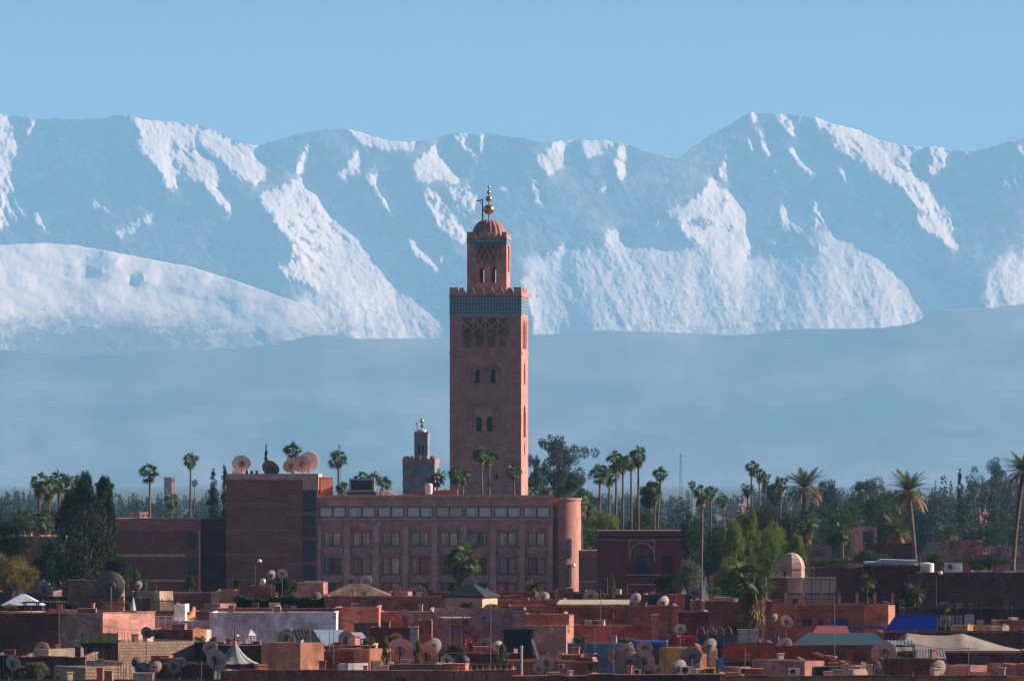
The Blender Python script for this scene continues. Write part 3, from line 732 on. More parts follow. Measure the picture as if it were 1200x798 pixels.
for b in range(8):
    c = 389.9 + 34.15*b
    for yy in (642.2, 675.6): 
        m.box(hx(c-13), hx(c+13), -.5, 0, hz(yy+.9), hz(yy-.6)); m.box(hx(c-12.4), hx(c+12.4), -.32, 0, hz(yy+4), hz(yy+.9)); m.box(hx(c-11), hx(c+11), -.2, 0, hz(yy+6.4), hz(yy+4))
    m.box(hx(c-12.5), hx(c+12.5), -.3, 0, hz(619.4), hz(617.8))
m.build('window_ledge', HW2, hot)
for i, (x0, ya, x1, yb, k) in enumerate(wins):
    a, b, zl, zh = hx(x0), hx(x1), hz(yb), hz(ya)
    m = MB(); t_ = .11
    m.box(a, b, .2, .32, zl, zl+t_); m.box(a, b, .2, .32, zh-t_, zh); m.box(a, a+t_, .2, .32, zl+t_, zh-t_); m.box(b-t_, b, .2, .32, zl+t_, zh-t_)
    c = (a+b)/2
    m.box(c-.09, c+.09, .19, .32, zl+t_, zh-t_)
    fr = m.build('window', FR, hot)
    g = MB(); g.box(a+t_, c-.09, .25, .27, zl+t_, zh-t_); g.box(c+.09, b-t_, .25, .27, zl+t_, zh-t_); g.build('pane', HG, fr)
    r_ = rw.random(); m = MB()
    if k == 0:
        for (u0, u1) in ((a, c-.12), (c+.12, b)):
            if rw.random() < .9: m.box(u0+.1, u1-(.2 if rw.random() < .5 else .9)*rw.random()-.1, .42, .47, zl+.05, zh-.02)
    else:
        lw_ = (b-a)*rw.choice([.12, .25, .45, .5, .3]); rw2 = (b-a)*rw.choice([.1, .2, .3, .4, .48])
        m.box(a+.05, a+lw_, .42, .47, zl, zh); m.box(b-rw2, b-.05, .42, .47, zl, zh)
    if m.v: m.build('curtain', CURT2 if rw.random() < .1 else CURT, fr)
# rounded corner: recess + round bay
rx = hx(655); rr = hx(681)-hx(654.5)
m = MB(); m.box(hx(648), hx(656), 1.2, 16, 0, hz(585)); 
m.build('recess_wall', HW, hot)
m = MB(); cxr = hx(655.5); rr = hx(681)-cxr
zs = [(rr, 0), (rr, hz(586)), (rr+.15, hz(586)), (rr+.15, hz(583.4)), (.01, hz(583.4))]
m.lathe(zs, 48, (cxr, rr-.3, 0), a0=-math.pi/2, a1=math.pi/2+.6); m.box(cxr-.2, cxr+.1, -.3, 8, 0, hz(584))
m.build('rounded_corner', plaster('rounded corner rose', (.42, .20, .15), var=.08), hot, False)
for (ya, yb) in ((631, 654), (661, 687)):
    m = MB(); 
    for (a0, a1) in ((-1.19, -.98),):
        m.lathe([(rr+.03, hz(yb)), (rr+.03, hz(ya))], 4, (cxr, rr-.3, 0), a0=a0, a1=a1)
    m.build('slit_window', plain('blue black glass', (.03, .045, .07), .2), hot)
# roof plant of the hotel
m = MB(); m.box(hx(483), hx(536), 3, 9, hz(585), hz(574.2)); m.build('roof_block', HDARK, hot)
m = MB(); m.box(hx(553), hx(620), .6, 3.6, hz(584), hz(581.4)); m.build('skylight', plain('pale roof sheet', (.45, .43, .42), .4), hot)
m = MB(); m.box(hx(643), hx(647), 1, 2, hz(585), hz(576)); m.box(hx(484), hx(470), 1, 1.3, hz(584), hz(579)); m.build('chimney', HW2, hot)
for k, (b, yy) in enumerate(((1, 645), (4, 676), (6, 645), (2, 612), (7, 676))):
    m = MB(); c = 389.9+34.15*b+(-14.5 if k % 2 else 13); m.box(hx(c-2), hx(c+2), -.75, -.5, hz(yy+3.5), hz(yy)); m.build('air_conditioner', plain('pale unit', (.5, .46, .42), .6), hot)

STB = plaster('hotel terracotta', (.42, .15, .08), var=.12)
# stair block on the left of the hotel
blk = thing('stair_block', 'windowless dark brown hotel block with pale bands and a row of rooftop dishes', 'hotel block', (wx(265.5, HYD), HYD-.8, 0))
def bx_(px): return (px-265.5)*HU
m = MB(); m.box(0, bx_(355), 0, 15, 0, hz(562)); m.box(bx_(355), bx_(372), 1.0, 15, 0, hz(560)); m.build('wall', HDARK, blk)
m = MB(); m.box(-.06, bx_(355), -.08, 15, hz(562), hz(555)); m.box(bx_(355), bx_(373.5), -.1, 15, hz(574), hz(555)); m.build('parapet', HW2, blk)
m = MB()
for (a, b) in ((589.3, 593), (619, 622.6), (648.5, 651.6), (678, 681)): m.box(.0, bx_(339), -.07, .0, hz(b), hz(a))
for (a, b) in ((599.5, 603.6), (628.6, 632.8), (658, 662)): m.box(bx_(336), bx_(372), -.09, 1.0, hz(b), hz(a))
m.box(bx_(354.6), bx_(355.2), -.05, 1.0, hz(690), hz(574)); m.box(bx_(370), bx_(372.6), -.05, 1, 0, hz(574))
m.build('wall_band', plaster('dull pink band', (.33, .14, .12), var=.1), blk)
for (a, b) in ((575, 598.5), (604.6, 628), (633.5, 657.5), (663, 690)):
    m = MB(); m.box(bx_(355.6), bx_(369.6), .82, .9, hz(b), hz(a)); m.build('window', plain('blue black glass', (.03, .045, .07), .2), blk)
blk2 = thing('roof_hut', 'orange rooftop hut between the brown block and the palm behind', 'rooftop hut', (wx(375.5, HYD), HYD+1, hz(583.4)), R(28))
m = MB(); m.box(0, 1.95, 0, 3, -.02, hz(559.5)-hz(583.4)); m.build('wall', STB, blk2)
m = MB(); m.box(-.06, 2.01, -.06, 3.06, hz(559.5)-hz(583.4), hz(558.5)-hz(583.4)); m.build('roof', HW2, blk2)
# long low wing further left
wing = thing('hotel_wing', 'low brown hotel wing with two dark windows at its right end below two slim palms', 'hotel wing', (wx(132, HYD), HYD-.4, 0))
def gx2(px): return (px-132)*HU
m = MB(); m.box(0, gx2(235), 0, 14, 0, hz(612)); m.build('wall', plaster('wing brown wall', (.22, .078, .06), var=.15), wing)
m = MB(); m.box(-.05, gx2(235.4), -.12, 14, hz(612), hz(607.6)); m.box(0, gx2(235), -.06, 0, hz(622), hz(612)); m.build('fascia', plaster('wing fascia', (.32, .14, .12), var=.1), wing)
m = MB(); m.box(0, gx2(219), -.05, 0, hz(652), hz(649)); m.box(0, gx2(219), -.05, 0, hz(681), hz(678.6)); m.box(gx2(233), gx2(235), -.05, 0, hz(700), hz(622)); m.build('wall_band', HW2, wing)
for (a, b) in ((624.5, 643.5), (654.5, 673)):
    m = MB(); m.box(gx2(220), gx2(231), -.03, .05, hz(b), hz(a)); fr = m.build('window', FR, wing)
    m = MB(); m.box(gx2(220.8), gx2(230.2), -.045, -.03, hz(b-.8), hz(a+.8)); m.build('pane', plain('blue black glass', (.03, .045, .07), .2), fr)
rec = thing('recessed_wing', 'dark recessed brick link between the low wing and the tall brown block', 'hotel wing', (wx(235.6, HYD), HYD+4, 0))
m = MB(); m.box(0, 33*HU, 0, 10, 0, hz(608.5)); m.build('wall', HDARK2, rec)
m = MB(); m.box(-.0, 33*HU, -.1, 10, hz(608.5), hz(607.2)); m.box(0, 33*HU, -.05, 0, hz(651.5), hz(649)); m.build('fascia', HDARK, rec)
# far left low building behind the trees
fl = thing('low_house', 'low brown house at the left edge half hidden by trees', 'house', (wx(-30, 770), 770, 0))
m = MB(); m.box(0, 100*770/F, 0, 12, 0, wz(630, 770)); m.build('wall', HDARK, fl)
m = MB(); m.box(-.1, 100*770/F+.1, -.1, 12.1, wz(630, 770), wz(628, 770)); m.build('coping', HW2, fl)
m = MB(); m.box(63*770/F, 66*770/F, 1, 2.5, wz(628, 770), wz(617, 770)); m.build('chimney', HW2, fl)
# annex right of the rounded corner
ann = thing('annex', 'plain brown annex with an orange fascia right of the rounded hotel corner', 'annex', (wx(679, 790), 790, 0))
def ax(px): return (px-679)*790/F
m = MB(); m.box(0, ax(729), 0, 9, 0, wz(654, 790)); m.build('wall', plaster('annex brown', (.26, .115, .085), var=.1), ann)
m = MB(); m.box(0, ax(729.5), -.12, 9, wz(654, 790), wz(645, 790)); m.build('fascia', STB, ann)
m = MB(); m.box(ax(729), ax(731.2), -.4, .6, 0, wz(653, 790)); m.box(ax(700), ax(706), 2, 4, wz(645, 790), wz(641, 790)); m.box(ax(690), ax(694), 2, 3, wz(645, 790), wz(642, 790)); m.build('pier', HW, ann)
m = MB(); m.box(0, ax(729), -.05, 0, wz(682, 790), wz(680.4, 790)); m.build('wall_band', HW, ann)

# ------------------------------------------------------------ crimson house
RY = 760.0
def rz_(py): return wz(py, RY)
red = thing('crimson_house', 'crimson house with white outlined horseshoe arch niche and tiled cornice', 'house', (wx(701, RY), RY, 0))
def qx_(px): return (px-701)*RY/F
CR = plaster('crimson plaster', (.23, .022, .028), var=.2); CRD = plaster('crimson tile band', (.05, .02, .03), var=.1); WL = plain('white painted line', (.6, .42, .42), .8)
m = MB()
nic = arch_pts(qx_(752.5), rz_(672), 20*RY/F, 32*RY/F, shoe=.08, n=14)
side = [(qx_(776), rz_(672)), (qx_(788), rz_(672)), (qx_(788), rz_(650)), (qx_(776), rz_(650))]
m.holed([(0, 0), (qx_(798.5), 0), (qx_(798.5), rz_(624)), (0, rz_(624))], [nic, side], 0, .8, back=False); m.box(0, qx_(798.5), .8, 11, 0, rz_(624)); m.build('wall', CR, red)
m = MB(); m.box(-.1, qx_(799.3), -.15, 11, rz_(624), rz_(621.6)); m.box(-.1, qx_(799), -.18, 0, rz_(632.2), rz_(630.6)); m.box(0, qx_(798), -.08, 0, rz_(627.4), rz_(625.2)); m.build('cornice', plaster('cornice red', (.24, .045, .05)), red)
m = MB(); m.box(0, qx_(798.5), -.05, 0, rz_(630.4), rz_(627.5)); m.build('tile_band', CRD, red)
m = MB()
def wl(x0, x1, y0, y1, yy=-.06): m.box(qx_(x0), qx_(x1), yy, 0, rz_(y1), rz_(y0))
wl(736.5, 737.3, 633, 650); wl(766.5, 767.3, 633, 650); wl(736.5, 767.3, 632.9, 633.6, -.065); wl(733, 790, 672.6, 673.8); wl(735, 735.8, 685, 705); wl(767, 767.8, 685, 705); wl(735, 767.8, 684, 685, -.065); wl(702, 798, 632.4, 633, -.05)
pts = arch_pts(qx_(752.5), rz_(657), 29*RY/F, 21*RY/F, n=14); pts = pts[1:] + [pts[0]]
rib(pts, .14, -.07, 0)
m.build('painted_line', WL, red)
m = MB(); m.box(qx_(743), qx_(762), .77, .79, rz_(672), rz_(641)); m.build('niche_lining', plaster('niche beige', (.28, .17, .12)), red)
m = MB(); m.box(qx_(746), qx_(758.5), .68, .76, rz_(672), rz_(651)); m.build('door', plain('dark green door', (.02, .035, .035), .5), red)
m = MB(); m.box(qx_(776.5), qx_(787.5), .6, .78, rz_(672), rz_(651)); m.build('window', plain('red shutter', (.07, .03, .04), .7), red)
m = MB()
for k in range(12): m.cyl((qx_(742+1.8*k), -.25, rz_(673)), (qx_(742+1.8*k), -.25, rz_(664.5)), .03)
m.box(qx_(741), qx_(763), -.3, -.2, rz_(664.5), rz_(663.8)); m.box(qx_(741), qx_(763), -.35, 0, rz_(674.8), rz_(673.9)); m.build('balcony_railing', IRON, red)
# ------------------------------------------------------------ trees
G_FAN = leafmat('fan palm leaf', (.045, .075, .022), (.10, .14, .045)); G_DEAD = leafmat('dry palm skirt', (.16, .10, .05), (.26, .17, .08), .15)
G_DATE = leafmat('date palm leaf', (.06, .085, .03), (.13, .14, .05)); G_DRYD = leafmat('dry date frond', (.22, .12, .05), (.30, .18, .08), .15)
G_DARK = leafmat('dark foliage', (.014, .026, .010), (.04, .058, .02)); G_MID = leafmat('mid green foliage', (.025, .045, .014), (.07, .095, .028))
G_BRIGHT = leafmat('bright green foliage', (.07, .12, .015), (.15, .20, .03), .35); G_OLIVE = leafmat('olive grey foliage', (.09, .10, .055), (.16, .16, .09))
G_CYP = leafmat('cypress foliage', (.012, .02, .009), (.03, .042, .016), .05); G_YEL = leafmat('yellowing foliage', (.10, .085, .02), (.20, .17, .035), .3)
G_EUC = leafmat('eucalyptus foliage', (.022, .034, .018), (.065, .08, .04), .2)
BARK = plaster('palm trunk bark', (.13, .085, .06), var=.3); BARK2 = plaster('tree bark', (.09, .065, .045), var=.3)
rng = np.random.RandomState(5)
def rand_quads(P, size, rng, jitter=.5, droop=None, aspect=.55):
    """one randomly turned leaf quad at each point"""
    n = len(P); a = rng.randn(n, 3); a /= np.linalg.norm(a, axis=1)[:, None]
    if droop is not None: a[:, 2] = -abs(a[:, 2]) - droop; a /= np.linalg.norm(a, axis=1)[:, None]
    b = np.cross(a, rng.randn(n, 3)); b /= np.linalg.norm(b, axis=1)[:, None]
    s = size*(1 + jitter*(rng.rand(n)-.5)*2); a = a*s[:, None]*.5; b = b*s[:, None]*.5*aspect
    V = np.stack([P-a-b*.6, P+a*.1-b, P+a, P+a*.1+b], 1).reshape(-1, 3)
    return V
def quads_mesh(name, V, mat):
    me = fast_mesh(name, V, np.arange(len(V)).reshape(-1, 4), 4); me.materials.append(mat); return me
def crown_points(rng, clumps, per, fill_=.55):
    out = []
    for (c, r) in clumps:
        k = int(per*r*r); d = rng.randn(k, 3); d /= np.linalg.norm(d, axis=1)[:, None]
        rad = (fill_ + (1-fill_)*rng.rand(k))*r
        q = np.array(c) + d*rad[:, None]*np.array([1, 1, .85]); out.append(q)
    return np.concatenate(out)
def make_clumps(rng, kind):
    cl = []
    if kind == 'round':
        for i in range(42):
            d = rng.randn(3); d /= np.linalg.norm(d); r = rng.rand()**.4*.78
            cl.append(((d[0]*r, d[1]*r, .0 + d[2]*r*.85), .17 + .16*rng.rand()))
    if kind == 'tall':
        for i in range(64):
            z = rng.rand()*2-1; w_ = .66*(1-abs(z)**2.6)+.14; a = rng.rand()*6.3; r = rng.rand()**.5*w_
            cl.append(((math.cos(a)*r, math.sin(a)*r, z*.95), .13 + .14*rng.rand()))
    if kind == 'spread':
        for i in range(14):
            a = rng.rand()*6.3; r = .25+.6*rng.rand(); zc = rng.rand()*1.1-.35*r
            for k in range(6):
                cl.append(((math.cos(a)*r+.17*rng.randn(), math.sin(a)*r+.17*rng.randn(), zc-.25+.12*rng.randn()), .10 + .13*rng.rand()))
    if kind == 'cone':
        for i in range(60):
            z = rng.rand(); w_ = .30*(1-z)**.65; a = rng.rand()*6.3; r = w_*rng.rand()**.5
            cl.append(((math.cos(a)*r, math.sin(a)*r, z*2-1), .05 + .09*(1-z)**.4))
    if kind == 'tiered':
        for i in range(12):
            z = i/11; w_ = .42*(1-z)+.04
            for k in range(7):
                a = rng.rand()*6.3; r = w_*(.4+.6*rng.rand()); cl.append(((math.cos(a)*r, math.sin(a)*r, z*2-1-.05*r), .05 + .06*(1-z)))
    return cl
PROTO = {}
def crown_mesh(kind, matn, mat, v, leaf=.085, per=4600):
    key = (kind, matn, v, leaf)
    if key not in PROTO:
        r_ = np.random.RandomState(100 + v*7 + len(kind)*13 + int(leaf*100))
        cl = make_clumps(r_, kind); P = crown_points(r_, cl, per)
        PROTO[key] = quads_mesh('crown', rand_quads(P, leaf, r_), mat)
    return PROTO[key]
def broad(px, ytop, ybot, wpx, Y, label, kind='round', mat=None, v=0, leaf=.085, group=None, name='leafy_tree', cat='tree', zg=0, trunk=True, per=5200):
    """tree whose crown spans ytop..ybot and wpx pixels"""
    mat = mat or G_MID; leaf *= .8
    if kind in ('tall', 'cone', 'tiered'): per = int(per*1.8)
    zt, zb = wz(ytop, Y), wz(ybot, Y); wd = wpx/F*Y; t = thing(name, label, cat, (wx(px, Y), Y, zg), 0, group)
    co = link(bpy.data.objects.new('crown', crown_mesh(kind, mat.name, mat, v, leaf, per)), t)
    co.location = (0, 0, (zt+zb)/2 - zg); hh = (zt-zb)/2*1.03; ww = wd/2*(1.0 if kind not in ('cone', 'tiered') else 2.6)
    if kind == 'tiered': ww = wd/2*2.3
    co.scale = (ww, ww, hh); co.rotation_euler = (0, 0, (px*1.7) % 6.28)
    if trunk:
        m = MB(); r = max(.14, wd*.035); zc = (zt+zb)/2-zg
        m.tube([(0, 0, 0), (.1*r, 0, zc*.35), (-.4*r, .2*r, zc*.8), (.3*r, 0, zc + hh*.35)], r, 7)
        for k in range(4):
            a = k*1.7+px; m.cyl((0, 0, zc*.75), (math.cos(a)*ww*.5*(.35 if kind in ('cone', 'tiered') else 1), math.sin(a)*ww*.5*(.35 if kind in ('cone', 'tiered') else 1), zc+hh*(.15+.1*k)), r*.45, r*.15, 6)
        m.build('trunk', BARK2, t)
    return t
def fan_leaf(V, o, az, el, L, rad, rng, nseg=13, dr=.25):
    """one fan leaf: petiole of length L, then a fan of narrow blades"""
    d = np.array([math.cos(az)*math.cos(el), math.sin(az)*math.cos(el), math.sin(el)])
    side = np.array([-math.sin(az), math.cos(az), 0]); up = np.cross(d, side)
    rl = rng.uniform(-1.1, 1.1); side = side*math.cos(rl) + up*math.sin(rl); up = np.cross(d, side); tip = o + d*L - np.array([0, 0, dr*L*.4])
    pw = side*.025
    V += [o-pw, o+pw, tip+pw, tip-pw]
    spread = 2.1; nrm = up if up[2] > 0 else -up
    for k in range(nseg):
        t = (k/(nseg-1)-.5)*spread
        bd = d*math.cos(t) + side*math.sin(t); l = rad*(1-.18*abs(t)/1.3)*(.9+.2*rng.rand())
        mid = tip + bd*l*.55 - np.array([0, 0, .03*l]) + nrm*(.05*l)
        end = tip + bd*l - np.array([0, 0, (.05+.14*rng.rand()+dr*.35)*l])
        wv = np.cross(bd, nrm); wv = wv/np.linalg.norm(wv)*rad*math.tan(spread/nseg/2)*.55
        V += [tip, mid+wv, end, mid-wv]
def fan_crown(v, R_=1.75, nleaf=40, low=-1.0, skirt=0.0):
    key = ('fan', v, nleaf, low, skirt)
    if key in PROTO: return PROTO[key]
    r_ = np.random.RandomState(40+v); V = []; S = []
    for i in range(nleaf):
        u = (i+.5)/nleaf; el = math.asin(max(-1, min(1, .98 - u*(1.0-low)))) + .12*r_.randn(); az = i*2.39996 + .3*r_.randn()
        fan_leaf(V, np.array([0, 0, -.05*i/nleaf]), az, el, R_*.56*(.3+.8*r_.rand()), R_*.55*(.8+.35*r_.rand()), r_, dr=.05+.3*max(0, -el))
    ns = int(9 + skirt*52)
    for i in range(ns):
        az = i*2.39996; el = -1.2+.25*r_.rand(); h = -.25-(i/ns)*(.35+skirt)
        fan_leaf(S, np.array([0, 0, h]), az, el, R_*.22, R_*.42*(.8+.4*r_.rand()), r_, nseg=7, dr=.7)
    PROTO[key] = (quads_mesh('crown', np.array(V), G_FAN), quads_mesh('skirt', np.array(S), G_DEAD)); return PROTO[key]
def palm_trunk(h, r0, r1, lean, rings=True, seed=0):
    m = MB(); r_ = random.Random(seed); n = max(6, int(h/.45)); pts = []
    for i in range(n+1):
        t = i/n; pts.append((lean*t*t + .04*math.sin(t*7+seed), .0, h*t))
    prof = []
    for i in range(n):
        a, b = pts[i], pts[i+1]; ra = r0+(r1-r0)*(i/n) + (.25*r0 if i == 0 else 0); rb = r0+(r1-r0)*((i+1)/n)
        m.cyl(a, b, ra*1.07 if rings else ra, rb*.96 if rings else rb, 9)
    return m, pts[-1]
def fan_palm(px, ytop, wpx, Y, label, v=0, group=None, lean=0, low=-.75, skirt=0.0, zg=0, bark=None, name='fan_palm'):
    rad = wpx/F*Y/2; zt = wz(ytop, Y); sc = rad/1.75
    t = thing(name, label, 'palm tree', (wx(px, Y)-lean, Y, zg), 0, group)
    h = zt - zg - rad*.92
    m, top = palm_trunk(h, .27*min(1.4, sc**.5), .15*min(1.5, sc**.5), lean, seed=v); tr = m.build('trunk', bark or BARK, t)
    c, s = fan_crown(v % 4, low=low, skirt=skirt)
    a = link(bpy.data.objects.new('crown', c), t); a.location = top; a.scale = (sc, sc, sc); a.rotation_euler = (0, 0, px*.7)
    b = link(bpy.data.objects.new('dry_skirt', s), t); b.location = top; b.scale = (sc, sc, sc)
    return t
def date_crown(v):
    key = ('date', v)
    if key in PROTO: return PROTO[key]
    r_ = np.random.RandomState(60+v); V = []; D_ = []
    nf = 64
    for i in range(nf):
        u = (i+.5)/nf; el0 = 1.32 - 1.75*u + .1*r_.randn(); az = i*2.39996+.2*r_.randn(); T = V if u < .8 else D_
        L = 3.1*(.85+.25*r_.rand()); o = np.array([0., 0., 0.]); el = el0; seg = 12; pts = [o.copy()]
        for k in range(seg):
            el -= (.052 + .035*u)
            o = o + np.array([math.cos(az)*math.cos(el), math.sin(az)*math.cos(el), math.sin(el)])*L/seg; pts.append(o.copy())
        side = np.array([-math.sin(az), math.cos(az), 0])
        for k in range(seg):
            a, b = pts[k], pts[k+1]; T += [a-side*.03, a+side*.03, b+side*.02, b-side*.02]
            if k < 1: continue
            for q in range(3):
                p = a+(b-a)*q/3; ll = .62*math.sin(math.pi*min(1, (k+q/3)/seg*.86+.12))*(.8+.4*r_.rand())
                fw = (b-a)/np.linalg.norm(b-a)
                for sg in (-1, 1):
                    d = side*sg*.75 + fw*.62 + np.array([0, 0, .12-.35*r_.rand()]); d /= np.linalg.norm(d)
                    T += [p-fw*.02, p+fw*.045, p+d*ll+fw*.01, p+d*ll*.5-fw*.03]
    PROTO[key] = (quads_mesh('crown', np.array(V), G_DATE), quads_mesh('dry_fronds', np.array(D_), G_DRYD)); return PROTO[key]
def date_palm(px, ytop, wpx, Y, label, v=0, lean=0, group=None, zg=0, thick=.34):
    rad = wpx/F*Y/2; sc = rad/2.9; zt = wz(ytop, Y)
    t = thing('date_palm', label, 'palm tree', (wx(px, Y)-lean, Y, zg), 0, group); h = zt-zg-2.1*sc
    m, top = palm_trunk(h, thick, thick*.85, lean, seed=v); m.build('trunk', BARK, t)
    c, d = date_crown(v % 2)
    for nme, me in (('crown', c), ('dry_fronds', d)):
        a = link(bpy.data.objects.new(nme, me), t); a.location = top; a.scale = (sc, sc, sc); a.rotation_euler = (0, 0, px)
    return t
FP = 'slender fan palms above the roofs'
# left
fan_palm(175.5, 540, 28, 960, 'slender fan palm standing left of its taller twin above the low brown hotel wing', 0, FP)
fan_palm(223, 528.5, 23, 960, 'tallest slender fan palm left of the brown block, above the low brown hotel wing', 1, FP)
fan_palm(343.5, 516, 25, 930, 'fan palm whose crown rises just behind the rooftop dishes of the brown block', 2, FP)
fan_palm(396.5, 525, 27, 930, 'fan palm standing behind the orange rooftop hut', 3, FP)
fan_palm(424, 551, 22, 900, 'fan palm crown peeping over the hotel roof above the air conditioning unit', 0, FP)
fan_palm(437, 551, 20, 910, 'second fan palm crown over the hotel roof, just right of the air conditioning unit', 1, FP)
fan_palm(452, 557, 22, 900, 'low fan palm crown over the hotel roof left of the small minaret', 2, FP)
fan_palm(401, 562, 20, 905, 'short fan palm below the taller one behind the orange hut', 3, FP)
fan_palm(512, 547, 27, 930, 'fan palm rising in front of the right side of the small minaret', 2, FP, low=-.6)
fan_palm(536, 545, 25, 930, 'wide fan palm at the left foot of the tall minaret, left trunk of two', 0, FP)
fan_palm(542, 546, 25, 935, 'wide fan palm at the left foot of the tall minaret, right trunk of two', 1, FP)
fan_palm(564, 520, 25, 925, 'taller left palm of the pair in front of the tall minaret', 3, FP, lean=-.2)
fan_palm(573, 526, 25, 928, 'right palm of the pair in front of the tall minaret, slightly lower', 2, FP)
fan_palm(602, 543, 21, 930, 'small fan palm in front of the right corner of the tall minaret', 1, FP)
fan_palm(628, 568, 24, 900, 'fan palm crown just over the hotel roof right of the tall minaret', 0, FP)
fan_palm(645, 571, 20, 905, 'low fan palm crown beside the small chimney at the right end of the hotel roof', 3, FP)
for i, (x, yt, w_, Y, lb) in enumerate([
    (46, 551, 30, 830, 'fan palm leftmost of the shaggy cluster above the dark cypresses at left'), (57, 556, 30, 820, 'fan palm second in the shaggy cluster above the dark cypresses'),
    (69, 548, 29, 840, 'fan palm highest of the shaggy left cluster, just left of the cypress top'), (85, 553, 32, 835, 'fan palm right of centre in the shaggy left cluster'),
    (123, 558, 27, 850, 'fan palm standing alone just right of the dark cypresses'), (24, 592, 30, 800, 'low fan palm at far left beneath the hazy trees'), (52, 590, 36, 790, 'low broad fan palm in the undergrowth left of the cypresses')]):
    fan_palm(x, yt, w_, Y, lb, i, 'fan palms in the left cluster', low=-.9, skirt=.5)
fan_palm(201, 576, 22, 1150, 'shaggy fan palm between the two slim palms above the low wing', 1, None, low=-.95)
fan_palm(228, 561, 10, 2000, 'tiny hazy palm right of the tallest slim palm', 1, None)
# right group
for i, (x, yt, w_, Y, lb, sk) in enumerate([
    (703, 542, 27, 900, 'darker fan palm at the left end of the palm group behind the crimson house', 0), (714, 544, 26, 910, 'fan palm with pale trunk second from left in the group behind the crimson house', .3),
    (722, 526, 27, 890, 'tall fan palm third from left in the group behind the crimson house', .3), (730, 530, 24, 885, 'fan palm with shaggy skirt in the middle of the group behind the crimson house', .5),
    (740, 529, 23, 905, 'fan palm just left of the tallest in the group behind the crimson house', .2), (748.5, 521, 25, 900, 'tallest fan palm at the right end of the group behind the crimson house', .6),
    (774.5, 545, 22, 900, 'leaning fan palm standing free over the right end of the crimson house', 0), (767, 567, 22, 890, 'short fan palm under the leaning one over the crimson house', .4),
    (822.5, 566, 27, 700, 'tall fan palm with thin pale trunk left of the bright green trees', .3), (833, 567, 20, 950, 'fan palm half hidden right behind the thin trunked one', .2),
    (681, 570, 30, 870, 'bushy fan palm right behind the rounded hotel corner', .9), (691, 578, 26, 880, 'lower bushy fan palm between the rounded corner and the palm group', .7),
    (881, 538, 20, 1000, 'tallest fan palm of the cluster above the bright green trees', .2), (890, 546, 19, 1010, 'fan palm just right of the tallest above the bright green trees', .4),
    (876, 563, 20, 980, 'lower left fan palm in the cluster above the bright green trees', .3), (897, 553, 16, 1020, 'slim fan palm at the right of the cluster above the bright green trees', .5),
    (848, 577, 19, 1400, 'hazy blue fan palm in the distance left of the bright green trees', .3), (988, 609, 27, 800, 'fan palm with stout trunk in front of the mid green trees', .3),
    (1143, 562, 20, 1700, 'hazy fan palm right of the dark pointed conifer', .2), (915, 556, 22, 1100, 'fan palm half behind the left date palm', .4), (945, 596, 34, 860, 'shaggy fan palm below the left date palm', .8),
    (811, 562, 12, 1500, 'small hazy fan palm on the horizon left of the thin trunked palm', .2), (1098, 590, 18, 1500, 'hazy fan palm among the far trees between date palm and conifer', .5),
    (1012, 572, 16, 1500, 'hazy fan palm crown in the wood between the two date palms', .3)]):
    fan_palm(x, yt, w_, Y, lb, i, 'fan palms right of the hotel', low=-.8 if sk < .5 else -.95, skirt=sk, lean=.9 if i == 6 else .1)
DP = 'date palms on the right'
date_palm(942, 549, 62, 900, 'broad date palm with orange dry fronds above the domed roof', 0, 0, DP)
date_palm(1064, 553, 62, 820, 'date palm with curved dark trunk right of centre of the right side', 1, -1.6, DP)
date_palm(1199, 530, 62, 760, 'date palm cut off by the right edge of the picture', 0, 1.8, DP)
date_palm(1050, 604, 50, 950, 'low broad date palm left of the curved trunk of the tall one', 1, 0, DP)
date_palm(1110, 612, 40, 1100, 'small dark date palm behind the dark pyramid roof', 0, 0, DP)
# broadleaf, cypress, eucalyptus
broad(80, 583, 712, 44, 690, 'tall dark cypress clump, left stem of three at left', 'tall', G_CYP, 0, .045, 'dark cypresses at left', 'cypress')
broad(101, 563, 712, 52, 700, 'tallest dark cypress of the three at left', 'tall', G_CYP, 1, .045, 'dark cypresses at left', 'cypress')
broad(100, 572, 735, 84, 684, 'broad black green evergreen mass between the cypress stems', 'tall', G_CYP, 2, .045, None, 'evergreen_tree')
broad(122, 562, 660, 34, 740, 'dark green leafy tree behind the right cypress', 'tall', G_DARK, 2, .07, None)
broad(116, 610, 700, 44, 705, 'dark bushy tree at the foot of the cypresses in front of the brown wing', 'round', G_DARK, 1, .06)
broad(250, 550, 612, 22, 900, 'conical cypress left of the tall brown block', 'cone', G_CYP, 0, .05, None, 'cypress')
broad(263, 546, 612, 18, 905, 'cypress half hidden behind the edge of the tall brown block', 'cone', G_CYP, 1, .05, None, 'cypress')
broad(312, 522, 580, 9, 1000, 'thin cypress tip rising behind the rooftop dishes', 'cone', G_CYP, 2, .07, None, 'cypress')
broad(14, 640, 705, 72, 590, 'yellowing leafy tree at the left edge over the white pavilion', 'round', G_YEL, 2, .055)
broad(20, 600, 660, 66, 720, 'dark leafy tree at the far left under the hazy trees', 'round', G_DARK, 3, .06)
broad(138, 640, 705, 40, 695, 'dark leafy bush right of the cypresses against the brown wing', 'round', G_DARK, 3, .06, name='bush')
broad(60, 605, 700, 60, 730, 'dark leafy tree behind the left cypress', 'round', G_DARK, 0, .06)
broad(655, 507, 600, 76, 1200, 'huge irregular eucalyptus right of the tall minaret', 'spread', G_EUC, 0, .055, None, 'eucalyptus', per=7000)
broad(650, 540, 610, 62, 1210, 'broad lower eucalyptus mass under the huge one', 'round', G_EUC, 1, .055, None, 'eucalyptus')
